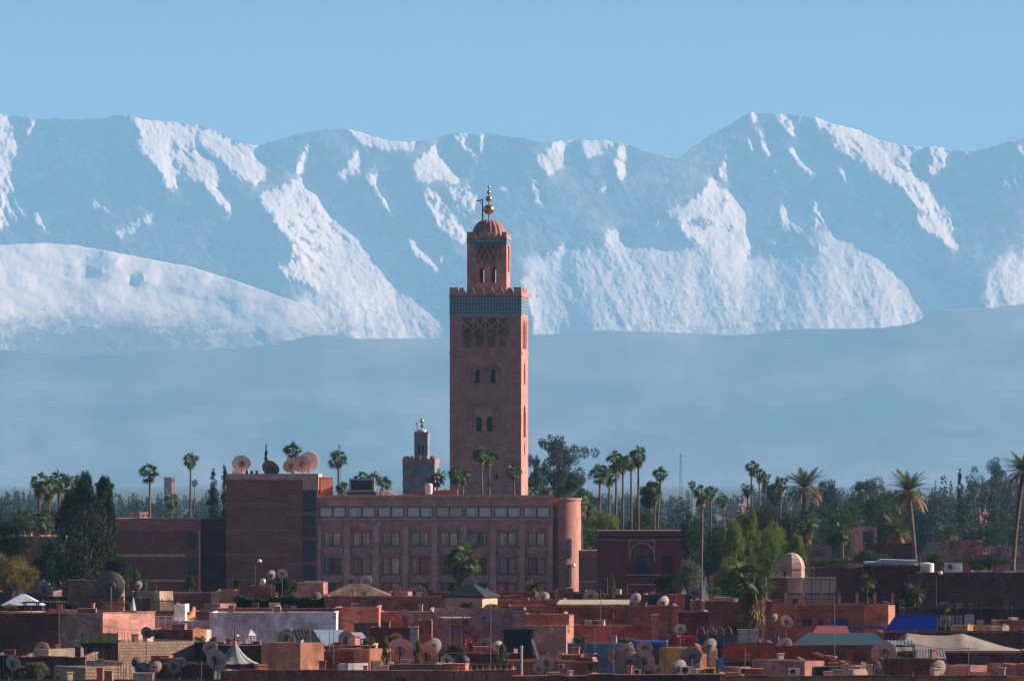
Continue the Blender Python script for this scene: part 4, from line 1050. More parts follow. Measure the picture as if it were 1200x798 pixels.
broad(628, 530, 590, 26, 1190, 'dark eucalyptus limb clump against the right side of the minaret', 'spread', G_EUC, 2, .08, None, 'eucalyptus')
broad(705, 590, 660, 50, 840, 'yellow green leafy tree behind the crimson house, left of the palm trunks', 'round', G_BRIGHT, 3, .06)
broad(752, 590, 650, 66, 930, 'mid green tree behind the palm trunks over the crimson house', 'round', G_MID, 1, .06)
broad(762, 556, 600, 34, 960, 'dark leafy tree between the palm group and the leaning palm', 'round', G_DARK, 2, .07)
broad(806, 592, 662, 54, 820, 'large dark round tree right of the crimson house', 'round', G_DARK, 0, .055)
broad(808, 650, 700, 44, 680, 'olive grey bush beside the crimson house, in front of the dark round tree', 'round', G_OLIVE, 1, .06)
broad(783, 664, 702, 36, 690, 'dark leafy bush at the foot of the crimson house', 'round', G_DARK, 2, .07, name='bush')
broad(838, 606, 715, 50, 880, 'dark green tree behind the thin trunked tall palm', 'round', G_DARK, 1, .055)
broad(860, 640, 720, 60, 860, 'shaded leafy tree under the bright green narrow one', 'round', G_DARK, 3, .055)
broad(856, 610, 705, 44, 760, 'bright green narrow tree left of its wider neighbour', 'tall', G_BRIGHT, 1, .055)
broad(902, 597, 680, 56, 790, 'widest bright green tree behind the domed roof', 'round', G_BRIGHT, 0, .055)
broad(932, 628, 690, 36, 780, 'bright green tree right of the dome', 'tall', G_BRIGHT, 2, .06)
broad(878, 600, 690, 40, 800, 'bright green tree between its two neighbours', 'tall', G_BRIGHT, 3, .06)
broad(925, 590, 660, 90, 880, 'dark leafy mass of a tree under the left date palm', 'round', G_DARK, 3, .05)
broad(892, 575, 640, 46, 960, 'mid green tree beneath the fan palm cluster', 'round', G_MID, 0, .06)
broad(1000, 568, 665, 84, 1000, 'big brownish green tree between the two date palms', 'spread', G_MID, 1, .05, per=6500)
broad(984, 590, 665, 60, 990, 'mid green rounded tree left in front of the big brownish one', 'round', G_MID, 2, .055)
broad(1042, 585, 660, 50, 1010, 'dark tree behind the curved date palm trunk', 'round', G_DARK, 1, .06)
broad(903, 556, 610, 30, 1300, 'dark distant tree behind the fan palm cluster', 'round', G_DARK, 2, .07)
broad(968, 552, 610, 40, 1500, 'hazy dark tree on the skyline right of the left date palm', 'round', G_DARK, 0, .07)
broad(1018, 553, 610, 60, 1700, 'hazy low skyline tree between the date palms', 'round', G_EUC, 3, .06)
broad(1125, 551, 640, 17, 1350, 'dark pointed conifer on the right skyline', 'cone', G_CYP, 0, .06, None, 'conifer')
broad(1165, 536, 640, 72, 2000, 'tall hazy eucalyptus on the right skyline', 'spread', G_EUC, 1, .04, None, 'eucalyptus', per=12000)
broad(1187, 545, 640, 50, 1950, 'hazy eucalyptus beside the right edge', 'round', G_EUC, 2, .06, None, 'eucalyptus')
broad(1145, 570, 640, 60, 1900, 'hazy rounded tree below the tall right eucalyptus', 'round', G_EUC, 0, .06)
broad(1100, 575, 640, 46, 1800, 'hazy tree left of the pointed conifer', 'round', G_EUC, 1, .06)
broad(1080, 588, 650, 56, 1500, 'blue green tree behind the curved date palm', 'round', G_DARK, 3, .06)
broad(1150, 606, 645, 90, 1200, 'dark low tree row behind the red flat roofed house', 'round', G_DARK, 0, .05)
broad(1095, 645, 672, 30, 700, 'small light green tree on the roof line right of the white cylinder', 'round', G_MID, 1, .08)
broad(1018, 640, 668, 60, 760, 'light green bushes in front of the pink house', 'round', G_MID, 2, .06, name='bush')
broad(975, 650, 672, 60, 750, 'green bushes right of the dome', 'round', G_MID, 3, .06, name='bush')
broad(1146, 658, 672, 22, 690, 'small green tree over the white parapet at right', 'round', G_MID, 0, .09)
broad(1160, 645, 668, 90, 800, 'low dark shrubbery behind the long maroon wall', 'round', G_DARK, 2, .05, name='bush')
broad(1063, 682, 745, 34, 585, 'dark climbing plant against the maroon wall', 'tall', G_CYP, 3, .06, name='bush')
# far wood: nobody could count it
r_ = np.random.RandomState(77); P = []; SZ = []
for i in range(1850):
    u = r_.rand(); Y = 1300 + 3400*u**1.3; px = -400 + 2000*r_.rand(); 
    h = (9 + 8*r_.rand())*(1.15 if px < 130 or px > 900 else 1.0) + (4 if px > 1090 else 0)
    if 560 < px < 610: h *= .8
    w_ = 3.5 + 4*r_.rand(); kind = r_.rand()
    near = Y < 1900 and -60 < px < 1260; k = 850 if near else 330
    nc = 14; cc_ = r_.randn(nc, 3); cc_ /= np.linalg.norm(cc_, axis=1)[:, None]; cc_ *= (.35+.5*r_.rand(nc))[:, None]
    e_ = r_.randn(k, 3); e_ /= np.linalg.norm(e_, axis=1)[:, None]; d = cc_[r_.randint(0, nc, k)] + e_*(.22+.16*r_.rand(k))[:, None]
    sc = np.array([w_*.5, w_*.5, h*.5]) if kind > .25 else np.array([1.4, 1.4, h*.5])
    P.append(np.array([wx(px, Y), Y, h*.5]) + d*sc*1.15); SZ.append(np.full(k, .62 if near else 1.05))
P = np.concatenate(P); V = rand_quads(P, np.concatenate(SZ), r_, aspect=.8)
o = bpy.data.objects.new('far_wood', quads_mesh('far_wood', V, leafmat('far wood foliage', (.016, .026, .012), (.05, .06, .026)))); C.objects.link(o)
tag(o, 'dark hazy wood of distant trees covering the plain', None, None, 'stuff')

fan_palm(543, 631, 50, 640, 'full fan palm standing right in front of the hotel facade over the green kiosk', 1, None, low=-.95, skirt=.9)
fan_palm(882, 645, 72, 545, 'big fan palm with a long shaggy skirt of dead leaves left of the dome', 2, None, low=-1.0, skirt=2.3)
fan_palm(868, 655, 50, 552, 'fan palm half merged with the big skirted one, on its left', 3, None, low=-1.0, skirt=1.2)
# ------------------------------------------------------------ rooftops of the old town
PALS = {
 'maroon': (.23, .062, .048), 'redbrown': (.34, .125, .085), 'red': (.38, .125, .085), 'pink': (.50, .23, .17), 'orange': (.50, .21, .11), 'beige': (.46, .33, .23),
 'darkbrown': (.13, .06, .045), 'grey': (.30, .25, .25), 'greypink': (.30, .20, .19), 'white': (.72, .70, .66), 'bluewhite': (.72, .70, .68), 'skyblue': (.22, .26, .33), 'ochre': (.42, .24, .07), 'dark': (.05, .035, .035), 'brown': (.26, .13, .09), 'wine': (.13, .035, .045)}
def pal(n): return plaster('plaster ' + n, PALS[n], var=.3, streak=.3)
BRK = brick('block wall', (.50, .34, .22), (.40, .26, .16), (.22, .15, .10), bw=.42, rh=.24, ms=.03, var=.3)
ROOFM = plaster('roof screed', (.30, .18, .13), var=.35)
COP = plaster('coping', (.44, .24, .18), var=.25)
DGL = plain('dusty dark glass', (.03, .04, .05), .25)
def house(x0, x1, yt, Y, depth, col, label, rot=0, group=None, parapet=.7, openings=(), bands=(), coping=None, cat='house', name='house', mat=None, notch=None, clutter=True):
    """house whose front face runs from column x0 to x1 with its top edge at row yt, standing Y metres away"""
    a = R(rot); W = (x1-x0)/F*Y/ max(.3, math.cos(a)); Zt = wz(yt, Y); t = thing(name, label, cat, (wx(x0, Y), Y, 0), a, group); mt = mat or pal(col)
    u = Y/F
    def lx_(px): return (px-x0)/(x1-x0)*W
    m = MB(); pr = min(parapet, depth*.3); th = .22
    if notch: pr = Zt - min(wz(q[1], Y) for q in notch) + .15
    m.box(0, W, 0, depth, 0, Zt-pr)
    if notch: m.prism([(0, Zt-pr), (W, Zt-pr)] + [(lx_(px), wz(py, Y)) for px, py in notch[::-1]], 0, th)
    else: m.box(0, W, 0, th, Zt-pr, Zt)
    m.box(0, W, depth-th, depth, Zt-pr, Zt-.1); m.box(0, th, th, depth-th, Zt-pr, Zt-.04); m.box(W-th, W, th, depth-th, Zt-pr, Zt-.04)
    m.build('wall', mt, t)
    m = MB(); m.box(th, W-th, th, depth-th, Zt-pr, Zt-pr+.03); m.build('roof', ROOFM, t)
    rr_ = random.Random(int(x0*31+yt*7)); px_w = W/u
    if coping and not notch:
        m = MB(); cm = pal(coping) if coping in PALS else COP; x_ = -.05; m.box(-.05, W+.05, -.057, th+.045, Zt+.002, Zt+.022)
        while x_ < W:
            l_ = rr_.uniform(.7, 3.2); hh_ = rr_.uniform(.03, .13)
            if rr_.random() < .74: m.box(x_, min(W+.05, x_+l_), -.06, th+.04, Zt+.012, Zt+hh_)
            x_ += l_ + .01
        m.box(W-th-.03, W+.05, th+.045, depth, Zt-.03, Zt+.05); (m.build('coping', cm, t) if m.v else None)
    if px_w > 22 and Y < 640 and clutter:
        for k in range(int(px_w/42)):            # little chimneys, hatches and block ends along the roof
            cw = rr_.uniform(.25, .7)*(2.2 if rr_.random() < .25 else 1); ch_ = rr_.uniform(.15, .6)*(1.6 if cw < .5 else 1); c0 = rr_.uniform(.3, max(.4, W-cw-.3)); yb_ = rr_.uniform(.4, max(.5, depth*.5)); m = MB()
            m.box(-cw/2, cw/2, -cw*.4, cw*.4, Zt-pr, Zt+ch_*.75); m.box(-cw/2-.05, cw/2+.05, -cw*.4-.05, cw*.4+.05, Zt+ch_*.75+.002, Zt+ch_*.75+.07)
            m.xform(Matrix.Translation((c0+cw/2, yb_+cw*.4, 0)) @ Matrix.Rotation(R(rr_.choice([0, 0, 12, 30, -10])), 4, 'Z'))
            m.build('chimney', pal(rr_.choice(['brown', 'redbrown', 'beige', 'darkbrown', 'brown', 'red', 'grey', 'maroon'])), t)
    if px_w > 30 and not openings and col not in ('bluewhite', 'skyblue', 'white') and mat is None and rot < 12:
        for k in range(int(px_w/38)):
            c0 = x0 + rr_.uniform(.1, .85)*(x1-x0); r0_ = yt + rr_.uniform(3, 13); openings = tuple(openings) + ((c0, r0_, c0+rr_.uniform(2.5, 5), r0_+rr_.uniform(2.5, 6), rr_.choice(['plain', 'plain', 'door'])),)
        for k in range(int(px_w/32)+1):
            c0 = rr_.uniform(.2, W-.3); m = MB(); m.cyl((c0, -.06, Zt-rr_.uniform(2, 5)), (c0+rr_.uniform(-.1, .1), -.06, Zt+rr_.uniform(0, .3)), rr_.uniform(.02, .045), n=5); m.build('drain_pipe', plain('old drain pipe', (.16, .11, .10), .7), t)
    for (a0, b0, a1, b1, kind) in openings:
        m = MB(); X0_, X1_, Z0_, Z1_ = lx_(a0), lx_(a1), wz(b1, Y), wz(b0, Y)
        m.box(X0_, X1_, -.03, .0, Z0_, Z1_)
        if kind == 'door': fr = m.build('door', plain('brown door', (.09, .045, .03), .6), t)
        elif kind == 'panel': fr = m.build('orange_panel', pal('orange'), t)  # orange plaster panel set on the wall
        else: fr = m.build('window', plain('window frame', (.11, .07, .06), .7), t)
        if kind == 'win':
            m = MB(); e = .09; m.box(X0_+e, (X0_+X1_)/2-.03, -.045, -.03, Z0_+e, Z1_-e); m.box((X0_+X1_)/2+.03, X1_-e, -.045, -.03, Z0_+e, Z1_-e); m.build('pane', DGL, fr)
    for (a0, b0, a1, b1, c_) in bands:
        m = MB(); m.box(lx_(a0), lx_(a1), -.05, 0, wz(b1, Y), wz(b0, Y)); m.build('wall_band', pal(c_), t)
    return t
H = house
# back rows ------------------------------------------------
H(-12, 62, 694, 610, 12, 'darkbrown', 'dark brown house behind the white pavilion at the left edge', coping='brown')
H(60, 240, 699, 600, 12, 'dark', 'long dark low house under the beige rooftop room at left', coping='darkbrown')
H(79, 137, 680, 588, 7, 'pink', 'beige pink rooftop room behind the big dish, left of the bamboo screen', mat=pal('brown'), coping='beige')
H(137, 145.5, 681, 590, 4, 'beige', 'narrow sunlit beige right side of the beige pink rooftop room', rot=49)  # room's lit right side, built as a paler block turned sunward
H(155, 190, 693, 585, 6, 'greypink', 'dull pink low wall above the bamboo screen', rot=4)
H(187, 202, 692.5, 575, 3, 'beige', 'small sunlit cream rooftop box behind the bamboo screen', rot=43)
H(203, 256, 695, 580, 8, 'darkbrown', 'dark flat roofed room below the brown hotel block', coping='grey', openings=[(222, 699, 230, 703, 'plain')])
H(249, 257, 693.5, 545, 1.2, 'beige', 'tall beige chimney stack left of the long white wall', rot=10, coping='beige')
H(256, 278, 691, 560, 5, 'orange', 'small terracotta room with arched top at the left end of the hedge', rot=3, notch=[(256, 694.5), (260, 691.5), (267, 690), (274, 691.5), (278, 694.5)])
H(258, 276, 707, 540, 3, 'pink', 'low cream pink parapet in front of the terracotta room', rot=35)
H(291, 322, 686.5, 590, 8, 'red', 'red brown cube with a white water tank on its roof', coping='red')
H(320, 372, 697, 600, 8, 'redbrown', 'red brown house behind the hedge palms', coping='brown')
H(357, 381, 682, 585, 4, 'beige', 'cream roofed hut with a sunlit right wall above the hedge', rot=12, coping='beige', openings=[(362, 688, 372, 700, 'door')])
H(379, 384, 682, 580, 4, 'pink', 'narrow sunlit pink right side of the cream roofed hut', rot=46)  # stands for the hut's lit side, a separate block angled to the sun
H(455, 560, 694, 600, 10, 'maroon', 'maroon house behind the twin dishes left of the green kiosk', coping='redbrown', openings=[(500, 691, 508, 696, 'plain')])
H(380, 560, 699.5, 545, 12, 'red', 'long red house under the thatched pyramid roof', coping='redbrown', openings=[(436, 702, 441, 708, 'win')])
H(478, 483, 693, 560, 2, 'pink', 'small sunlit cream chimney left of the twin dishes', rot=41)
H(560, 690, 694, 610, 10, 'maroon', 'cluttered dark red roof terrace in front of the hotel right half', coping='redbrown')
H(572, 664, 703.5, 560, 10, 'redbrown', 'red brown terrace with planters left of the cream awning', coping='red')
H(596, 613, 698, 575, 3, 'red', 'small red rooftop box with a lit right edge near the yellow green palm', rot=8, coping='pink')
H(655, 672, 690, 590, 2.5, 'red', 'small red chimney block below the rounded hotel corner', rot=10, coping='orange')
H(670, 700, 696, 600, 6, 'dark', 'dark roof room behind the beige dish under the annex', coping='brown')
H(700, 760, 697, 600, 8, 'darkbrown', 'dark brown roof below the crimson house', coping='redbrown')
H(755, 815, 697, 605, 8, 'dark', 'dark roof with two small red chimneys right of the crimson house', coping='darkbrown')
H(781, 790, 697, 585, 1.5, 'red', 'left one of the two small red chimneys beside the crimson house', rot=8, coping='orange')
H(793, 803, 696, 588, 1.5, 'red', 'right one of the two small red chimneys beside the crimson house', rot=8, coping='orange')
H(812, 862, 704, 575, 10, 'brown', 'brown house with planters on its terrace left of the skirted palm', coping='darkbrown')
H(833, 837, 673, 640, 1, 'orange', 'thin terracotta chimney with rounded head beside the bright green trees', rot=5)
# middle left
H(-12, 121, 719, 482, 13, 'maroon', 'wide maroon house under the white pavilion at left', coping='wine')
H(120.5, 178, 718.5, 478, 14, 'pink', 'sunlit plain pink house wall left of the white railing', rot=45, coping='pink')
H(167, 176, 700, 500, 4, 'darkbrown', 'dark chimney room with a sunlit edge left of the bamboo screen', rot=12)
H(203.5, 217, 708, 503, 6, 'bluewhite', 'pale grey stepped wall right of the white railing', notch=[(203.5, 709), (208, 706), (213, 708.5), (217, 709)])
H(217, 228.5, 716, 505, 6, 'orange', 'sunlit orange wall with a notched top beside the pale grey one', rot=45, notch=[(217, 712), (219, 720), (223, 721), (226, 716), (227, 711), (228.5, 711)])
H(226, 262, 716, 520, 6, 'red', 'dark red low house behind the small white cubes', clutter=False, coping='pink')
H(228, 245, 727, 500, 4, 'white', 'sunlit small white cube left of the long white wall', rot=43)
H(178, 226, 737.5, 468, 9, 'maroon', 'low maroon lean-to between the dish and the orange porch', openings=[(182, 742, 190, 750, 'plain')])
H(224.5, 241, 737, 470, 5, 'orange', 'sunlit orange porch wall behind the spiky plant', rot=41)
H(240, 247.5, 737.5, 472, 4, 'white', 'narrow white lit pier right of the orange porch', rot=43)
H(245, 394, 718, 492, 10, 'bluewhite', 'long bluish white wall with pavilion lanterns in front', parapet=.5, coping='bluewhite')
H(250, 394, 713.5, 506, 9, 'maroon', 'maroon roof edge just above the long bluish white wall', coping='redbrown')
H(394, 444, 712, 498, 9, 'red', 'red house wall with a small dark vent, right of the long white wall', coping='pink', openings=[(417, 717, 424, 720, 'plain')])
H(444, 506, 717, 505, 9, 'beige', 'tan house wall behind the blue grey dish', mat=pal('brown'), coping='beige', openings=[(446, 722, 462, 728, 'panel')])
H(415, 444, 729, 488, 4, 'brown', 'low brown wall in front of the red house with the vent', coping=None)
H(434, 481, 735, 470, 6, 'maroon', 'low maroon house left of the white brick chimney', openings=[(452, 742, 458, 749, 'plain')])
H(480.5, 490, 734.5, 458, 1.2, 'white', 'white brick chimney stack between two large dishes', coping='pink', mat=brick('white brick', (.62, .58, .52), (.5, .46, .42), (.3, .25, .22), bw=.3, rh=.12, ms=.02))
H(490, 506, 726, 475, 4, 'redbrown', 'brown red pier left of the curved grey pink wall', openings=[(492, 737, 496, 742, 'plain')])
H(503.5, 617, 714, 480, 11, 'greypink', 'long dull grey pink wall with a curved dip in its top', clutter=False, notch=[(503.5, 715), (509, 717), (514, 722), (520, 724), (550, 724), (556, 720), (562, 716), (575, 715.5), (617, 715)], bands=[])
H(590, 622, 737, 462, 2, 'dark', 'black sheet metal shed against the red brown block', mat=plain('black sheet', (.012, .014, .018), .5))
H(617, 665.5, 720, 465, 9, 'redbrown', 'red brown cube in the centre with a sunlit notched edge', coping='pink')
H(663.5, 668.5, 732.5, 460, 5, 'pink', 'lower sunlit cream strip on the right side of the red brown cube', rot=51, openings=[(665.5, 737, 667.3, 741, 'plain')])  # cube's lower lit strip, given a paler colour and turned sunward
H(667, 672.5, 720, 470, 4, 'pink', 'upper sunlit cream strip on the right side of the red brown cube', rot=51)  # cube's upper lit strip, a paler block facing the sun
H(596, 795, 711, 512, 12, 'red', 'wide brick red house under the cream awning', coping='redbrown', bands=[])
H(671, 770, 733.5, 476, 10, 'redbrown', 'red brown house behind the light blue wall', coping='pink', openings=[(697, 727, 700, 732, 'plain')])
H(764, 772, 721, 474, 3, 'brown', 'brown chimney block behind the blue tube', coping='orange')
H(795, 830, 717, 530, 8, 'wine', 'dark wine red house in shadow between the brick red house and the brown terrace', coping='grey', openings=[(797, 724, 806, 728, 'plain')])
H(826, 905, 705, 548, 12, 'redbrown', 'red brown house wall behind the skirted palm', coping='darkbrown')
H(795, 832, 746, 505, 8, 'red', 'bright red low wall left of the teal terrace screens', coping=None, mat=plaster('bright red wall', (.45, .02, .025)))
# lower left
H(-12, 60, 768, 418, 10, 'dark', 'dark flat roofed house at the lower left corner', coping='brown')
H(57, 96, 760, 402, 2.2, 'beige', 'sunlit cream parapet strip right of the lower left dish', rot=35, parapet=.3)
H(20, 100, 770, 398, 12, 'darkbrown', 'dark brown house below the cream strip', coping='brown')
H(95, 138.5, 752.5, 440, 10, 'darkbrown', 'dark brown house below the olive canvas screen', openings=[(118, 757, 122, 763, 'plain')])
H(137, 230, 752, 442, 8, 'beige', 'sunlit block wall between the dark house and the striped tent', mat=BRK, rot=31)
H(100, 146, 781, 386, 5, 'beige', 'lower sunlit block wall with reinforcing bars', mat=BRK, rot=30)
H(144, 160, 775, 392, 5, 'beige', 'rounded sunlit block pier behind reinforcing bars', mat=BRK, rot=35)
H(160, 250, 778, 400, 10, 'dark', 'dark terrace house with four dishes in a row', coping='brown', openings=[(197, 783, 205, 786, 'plain')])
H(228, 262, 753.5, 440, 6, 'dark', 'black shed left of the striped tent', coping='brown')
H(245, 350, 756, 432, 9, 'darkbrown', 'dark roof terrace behind the striped tent poles', coping='beige')
H(352, 379, 753, 392, 5, 'orange', 'sunlit orange wall carrying the shadow of a dish', rot=35)
H(349, 352.5, 750, 393, 5, 'grey', 'grey pier at the left edge of the orange wall')
H(375, 442, 762, 402, 5, 'maroon', 'maroon wall with sloped parapet right of the orange wall', coping='beige', notch=[(375, 769), (380, 762.5), (440, 762), (442, 762)])
H(378, 440, 757, 425, 7, 'redbrown', 'red brown terrace with a cream ledge below the glass canopy', coping='beige')
H(433, 458, 760, 400, 5, 'orange', 'sunlit orange wall between plants and the large pink dish', rot=31, openings=[(436, 774, 446, 785, 'door')])
H(416, 422, 746, 430, 1, 'pink', 'small orange chimney post right of the glass canopy', rot=36, coping='orange')
H(408, 431, 777, 378, 1.5, 'white', 'white low step wall under the round pink dish', rot=30)
H(455, 520, 778, 392, 8, 'brown', 'brown terrace wall under the two large pink dishes', coping='beige')
H(508, 606, 766, 415, 12, 'darkbrown', 'dark terrace with potted plants and a row of balusters', coping='redbrown')
H(590, 700, 775.5, 400, 10, 'redbrown', 'red roof terrace in the lower centre with a tall grey pipe', coping='orange')
H(666, 741, 753.5, 432, 7, 'skyblue', 'light blue wall under hanging plants', parapet=.4)
H(658, 700, 766, 412, 4, 'greypink', 'grey low wall in front of the light blue wall', parapet=.3)
H(740, 765, 756, 430, 6, 'darkbrown', 'dark brown wall behind the cluster of dishes')
H(763, 822, 758.5, 425, 9, 'brown', 'rusty brown corrugated shed wall behind the round dish', openings=[(790, 762, 800, 778, 'door'), (773, 762, 786, 778, 'door')], coping='redbrown')
H(819, 841, 759.5, 418, 6, 'ochre', 'sunlit ochre hut with two doors', rot=28, openings=[(820, 762, 828, 786, 'panel'), (830, 762, 840, 780, 'door')])
H(818, 866, 750, 440, 6, 'wine', 'dark terrace with teal screens and white hoops')
H(849, 908, 755, 432, 10, 'maroon', 'maroon wall under the clear plastic box', coping='wine')
H(868, 880, 781, 395, 3, 'orange', 'tiny sunlit orange strip wall below the maroon one', rot=30)
H(903, 1040, 757, 436, 8, 'maroon', 'dark red wall under the teal corrugated roof', clutter=False, openings=[(978, 764, 990, 774, 'win'), (1000, 766, 1016, 776, 'win'), (940, 757.5, 1024, 760, 'plain')], coping='wine')
H(845, 945, 775, 402, 10, 'dark', 'dark flat roof at the lower right of the centre', coping='darkbrown')
H(943, 967, 774, 388, 6, 'pink', 'sunlit pink wall fragment with a slanted end', rot=35, notch=[(943, 774.5), (967, 774.5)])
H(955, 1010, 782, 384, 4, 'dark', 'black trough roof right of the sunlit pink fragment', coping='grey')
H(1000, 1022, 784, 380, 3, 'beige', 'crumbling cream wall stump under the rubble boards', rot=31)
H(1036, 1105, 772, 398, 6, 'darkbrown', 'dark brown terrace below the grey canopy', coping='brown')
H(1074, 1108, 775, 400, 3, 'orange', 'sunlit orange strip under the pale corrugated box', rot=29)
H(1100, 1212, 765, 415, 9, 'wine', 'wine dark wall under the large beige tent', clutter=False, openings=[(1138, 768, 1160, 782, 'plain')], coping='brown')
H(1137, 1161, 779.5, 388, 4, 'pink', 'sunlit pink panelled wall at lower right', rot=30)
H(1160, 1194, 787, 386, 4, 'pink', 'stepped sunlit pink parapet at the lower right corner', rot=30, notch=[(1160, 787), (1182, 787), (1186, 779), (1190, 778), (1194, 778)])
H(1191, 1215, 778, 380, 4, 'red', 'red pier in the lower right corner', rot=10)
H(1195, 1215, 778, 384, 4, 'orange', 'orange wall at the lower right edge', rot=29)
# middle right
tr_ = H(903, 1046, 708, 556, 12, 'orange', 'orange brown terrace house with railings and two dark windows', mat=plaster('terrace house wall', (.26, .12, .085), var=.2), coping='darkbrown', openings=[(940, 723, 952, 734, 'win'), (958, 724, 965, 733, 'win'), (982, 724, 994, 735, 'win'), (924, 722, 930, 734, 'door')])
H(1041, 1049.5, 709, 554, 8, 'orange', 'sunlit corner of orange wall right of the terrace house', rot=49)
H(1036, 1212, 741, 470, 10, 'darkbrown', 'dark wall behind the beige tent', clutter=False, coping='wine')
H(1140, 1184, 732.5, 500, 6, 'ochre', 'ochre yellow house right of the beige tent peak', openings=[(1162, 737, 1172, 742, 'plain')], notch=[(1140, 735), (1146, 733), (1184, 733)])
H(1134, 1141, 732, 496, 2, 'ochre', 'small sunlit yellow pier left of the ochre house', rot=45)
H(1175, 1183, 733.5, 492, 2, 'beige', 'small cream sunlit box on the ochre house', rot=39)
H(1168, 1215, 727, 520, 6, 'redbrown', 'low brown roof slab at the right edge above the ochre house', coping='orange')
H(902, 926, 677, 585, 5, 'darkbrown', 'dark rooftop room left of the framed glass shelter under the dome', coping='beige')
H(955, 1022, 665.5, 660, 10, 'maroon', 'maroon house right of the dome behind the railed terrace', coping='brown')
H(1012, 1080, 663, 655, 10, 'wine', 'wine red house under the pale flat roof', coping='grey')
H(1080, 1215, 671, 640, 10, 'wine', 'long wine dark wall at the right edge behind the blue tarpaulin', coping='darkbrown')
H(1060, 1215, 712, 560, 8, 'dark', 'black shadowed wall above the ochre house', coping=None)
H(1141, 1210, 668.5, 660, 4, 'white', 'pale sunlit flat parapet at the right end of the long wine dark wall', rot=0, parapet=.3)
H(1164, 1175, 664, 640.5, 1.5, 'red', 'small red chimney on the long wine dark wall', coping='maroon')
H(1109, 1128, 659.5, 668, 3, 'bluewhite', 'tiny pale blue rooftop hut right of the white cylinder', openings=[(1111, 661, 1116, 667, 'plain')])
H(1006, 1028, 618, 860, 5, 'pink', 'pink house among the trees left of the curved date palm', rot=10, openings=[(1011, 622, 1024, 636, 'win')], coping='beige')
H(1015, 1078, 636, 840, 8, 'wine', 'dark low house among the trees below the curved date palm')
H(1112, 1152, 634, 830, 8, 'redbrown', 'flat roofed red house among the trees right of the dark pyramid roof', coping='pink')
H(952, 975, 640, 850, 5, 'redbrown', 'small red house half hidden behind the bright green tree', rot=8)
H(1165, 1215, 640, 850, 6, 'greypink', 'dull pink far house at the right edge among trees', rot=5)
for (x, y, w_, Y, lb) in [(170, 600, 13, 1300, 'pinkish orange distant house behind the low brown wing'), (203, 559, 4, 2600, 'pale distant twin tower block left of the tallest palm'), (1155, 595, 14, 1500, 'pale orange distant house in the far trees at right'), (870, 590, 10, 2200, 'tiny pale distant house beyond the palm cluster')]:
    H(x-w_/2, x+w_/2, y, Y, 8, 'pink', lb, rot=29, parapet=.5, openings=[(x-w_*.3, y+2, x-w_*.05, y+5, 'plain'), (x+w_*.1, y+2, x+w_*.35, y+5, 'plain')])
# front parapets
H(262, 604, 786, 352, 5, 'red', 'front red roof parapet across the bottom centre left', coping='brown', parapet=.5)
H(600, 700, 792, 350, 5, 'red', 'front red roof parapet with a stained edge at the bottom centre', coping='orange', parapet=.5)
H(690, 850, 790.5, 346, 4, 'darkbrown', 'front dark parapet at the bottom right of centre', coping='orange', parapet=.5)
H(845, 1212, 793, 344, 5, 'orange', 'front orange brown parapet along the bottom right', coping='darkbrown', parapet=.5)
H(-12, 270, 797, 350, 5, 'dark', 'front dark roof edge at the bottom left', coping=None, parapet=.5)
# ------------------------------------------------------------ special buildings
# domed room
t = thing('domed_room', 'squat beige faceted dome on an octagonal drum behind the railed terrace', 'dome', (wx(928, 600), 600, 12.0))
u = 600/F; r0 = 15.5*u; m = MB(); zb = wz(672, 600)-12; zd = wz(666, 600)-12; zt = wz(647.5, 600)-12
m.lathe([(r0*1.02, 0), (r0*1.02, zd)], 8, (0, r0, 0)); dr = m.build('drum', pal('tan dome') if False else plaster('dome beige', (.40, .27, .20), var=.2), t)
m = MB(); m.lathe([(r0*1.06, zd-.05), (r0*1.05, zd+.12), (r0*.96, zd+(zt-zd)*.35), (r0*.78, zd+(zt-zd)*.66), (r0*.48, zd+(zt-zd)*.89), (r0*.16, zt-.02), (.02, zt)], 8, (0, r0, 0)); m.build('dome', plaster('dome beige', (.40, .27, .20), var=.2), t)
m = MB(); m.box(-9.5*u, -5*u, .2, .35, zd-1.3, zd-.3); m.build('window', DGL, t)
# glazed rooftop shelter
t = thing('glazed_shelter', 'rooftop shelter of framed glass panels beside the dome', 'shelter', (wx(922, 572), 572, wz(709, 572)))
u = 572/F; hh = (709-677)*u
m = MB()
for px in (922, 940, 951, 962, 972, 980): 
    for yy in (0, 3): m.box((px-922)*u-.04, (px-922)*u+.04, yy-.04, yy+.04, 0, hh-.12)
m.box(0, 58*u, -.03, .03, hh*.42, hh*.42+.07); m.box(-.05, 58*u+.05, -.15, 3.2, hh-.12, hh); m.build('frame', plain('dark olive frame', (.12, .11, .08), .6), t)
for i, (a, b, c_) in enumerate([(922, 940, 'beige'), (940, 951, 'g'), (951, 962, 'g'), (962, 972, 'g'), (972, 980, 'g')]):
    m = MB(); m.box((a-922)*u+.05, (b-922)*u-.05, -.01, .01, .05, hh-.14); m.build('panel', pal('beige') if c_ != 'g' else plain('milky glass %d' % (i % 2), (.30+.05*(i % 2), .28, .27), .35), t)
# railing along the terrace
t = thing('terrace_railing', 'balcony railing with posts along the orange brown terrace house', 'railing', (wx(921, 555), 555, wz(708, 555)))
u = 555/F; m = MB(); L_r = 125*u
for k in range(7):
    c = L_r*k/6; m.box(c-.14, c+.14, -.14, .14, 0, 1.15)
m.box(-.14, L_r+.14, -.1, .1, -.06, .03); m.build('post', pal('pink'), t)
m = MB(); m.box(.14, L_r-.14, -.06, .06, .98, 1.08); m.box(.14, L_r-.14, -.03, .03, .5, .55)
for k in range(70): m.cyl((L_r*(k+.5)/70, 0, .02), (L_r*(k+.5)/70, 0, .98), .022, n=5)
m.build('rail', IRON, t)
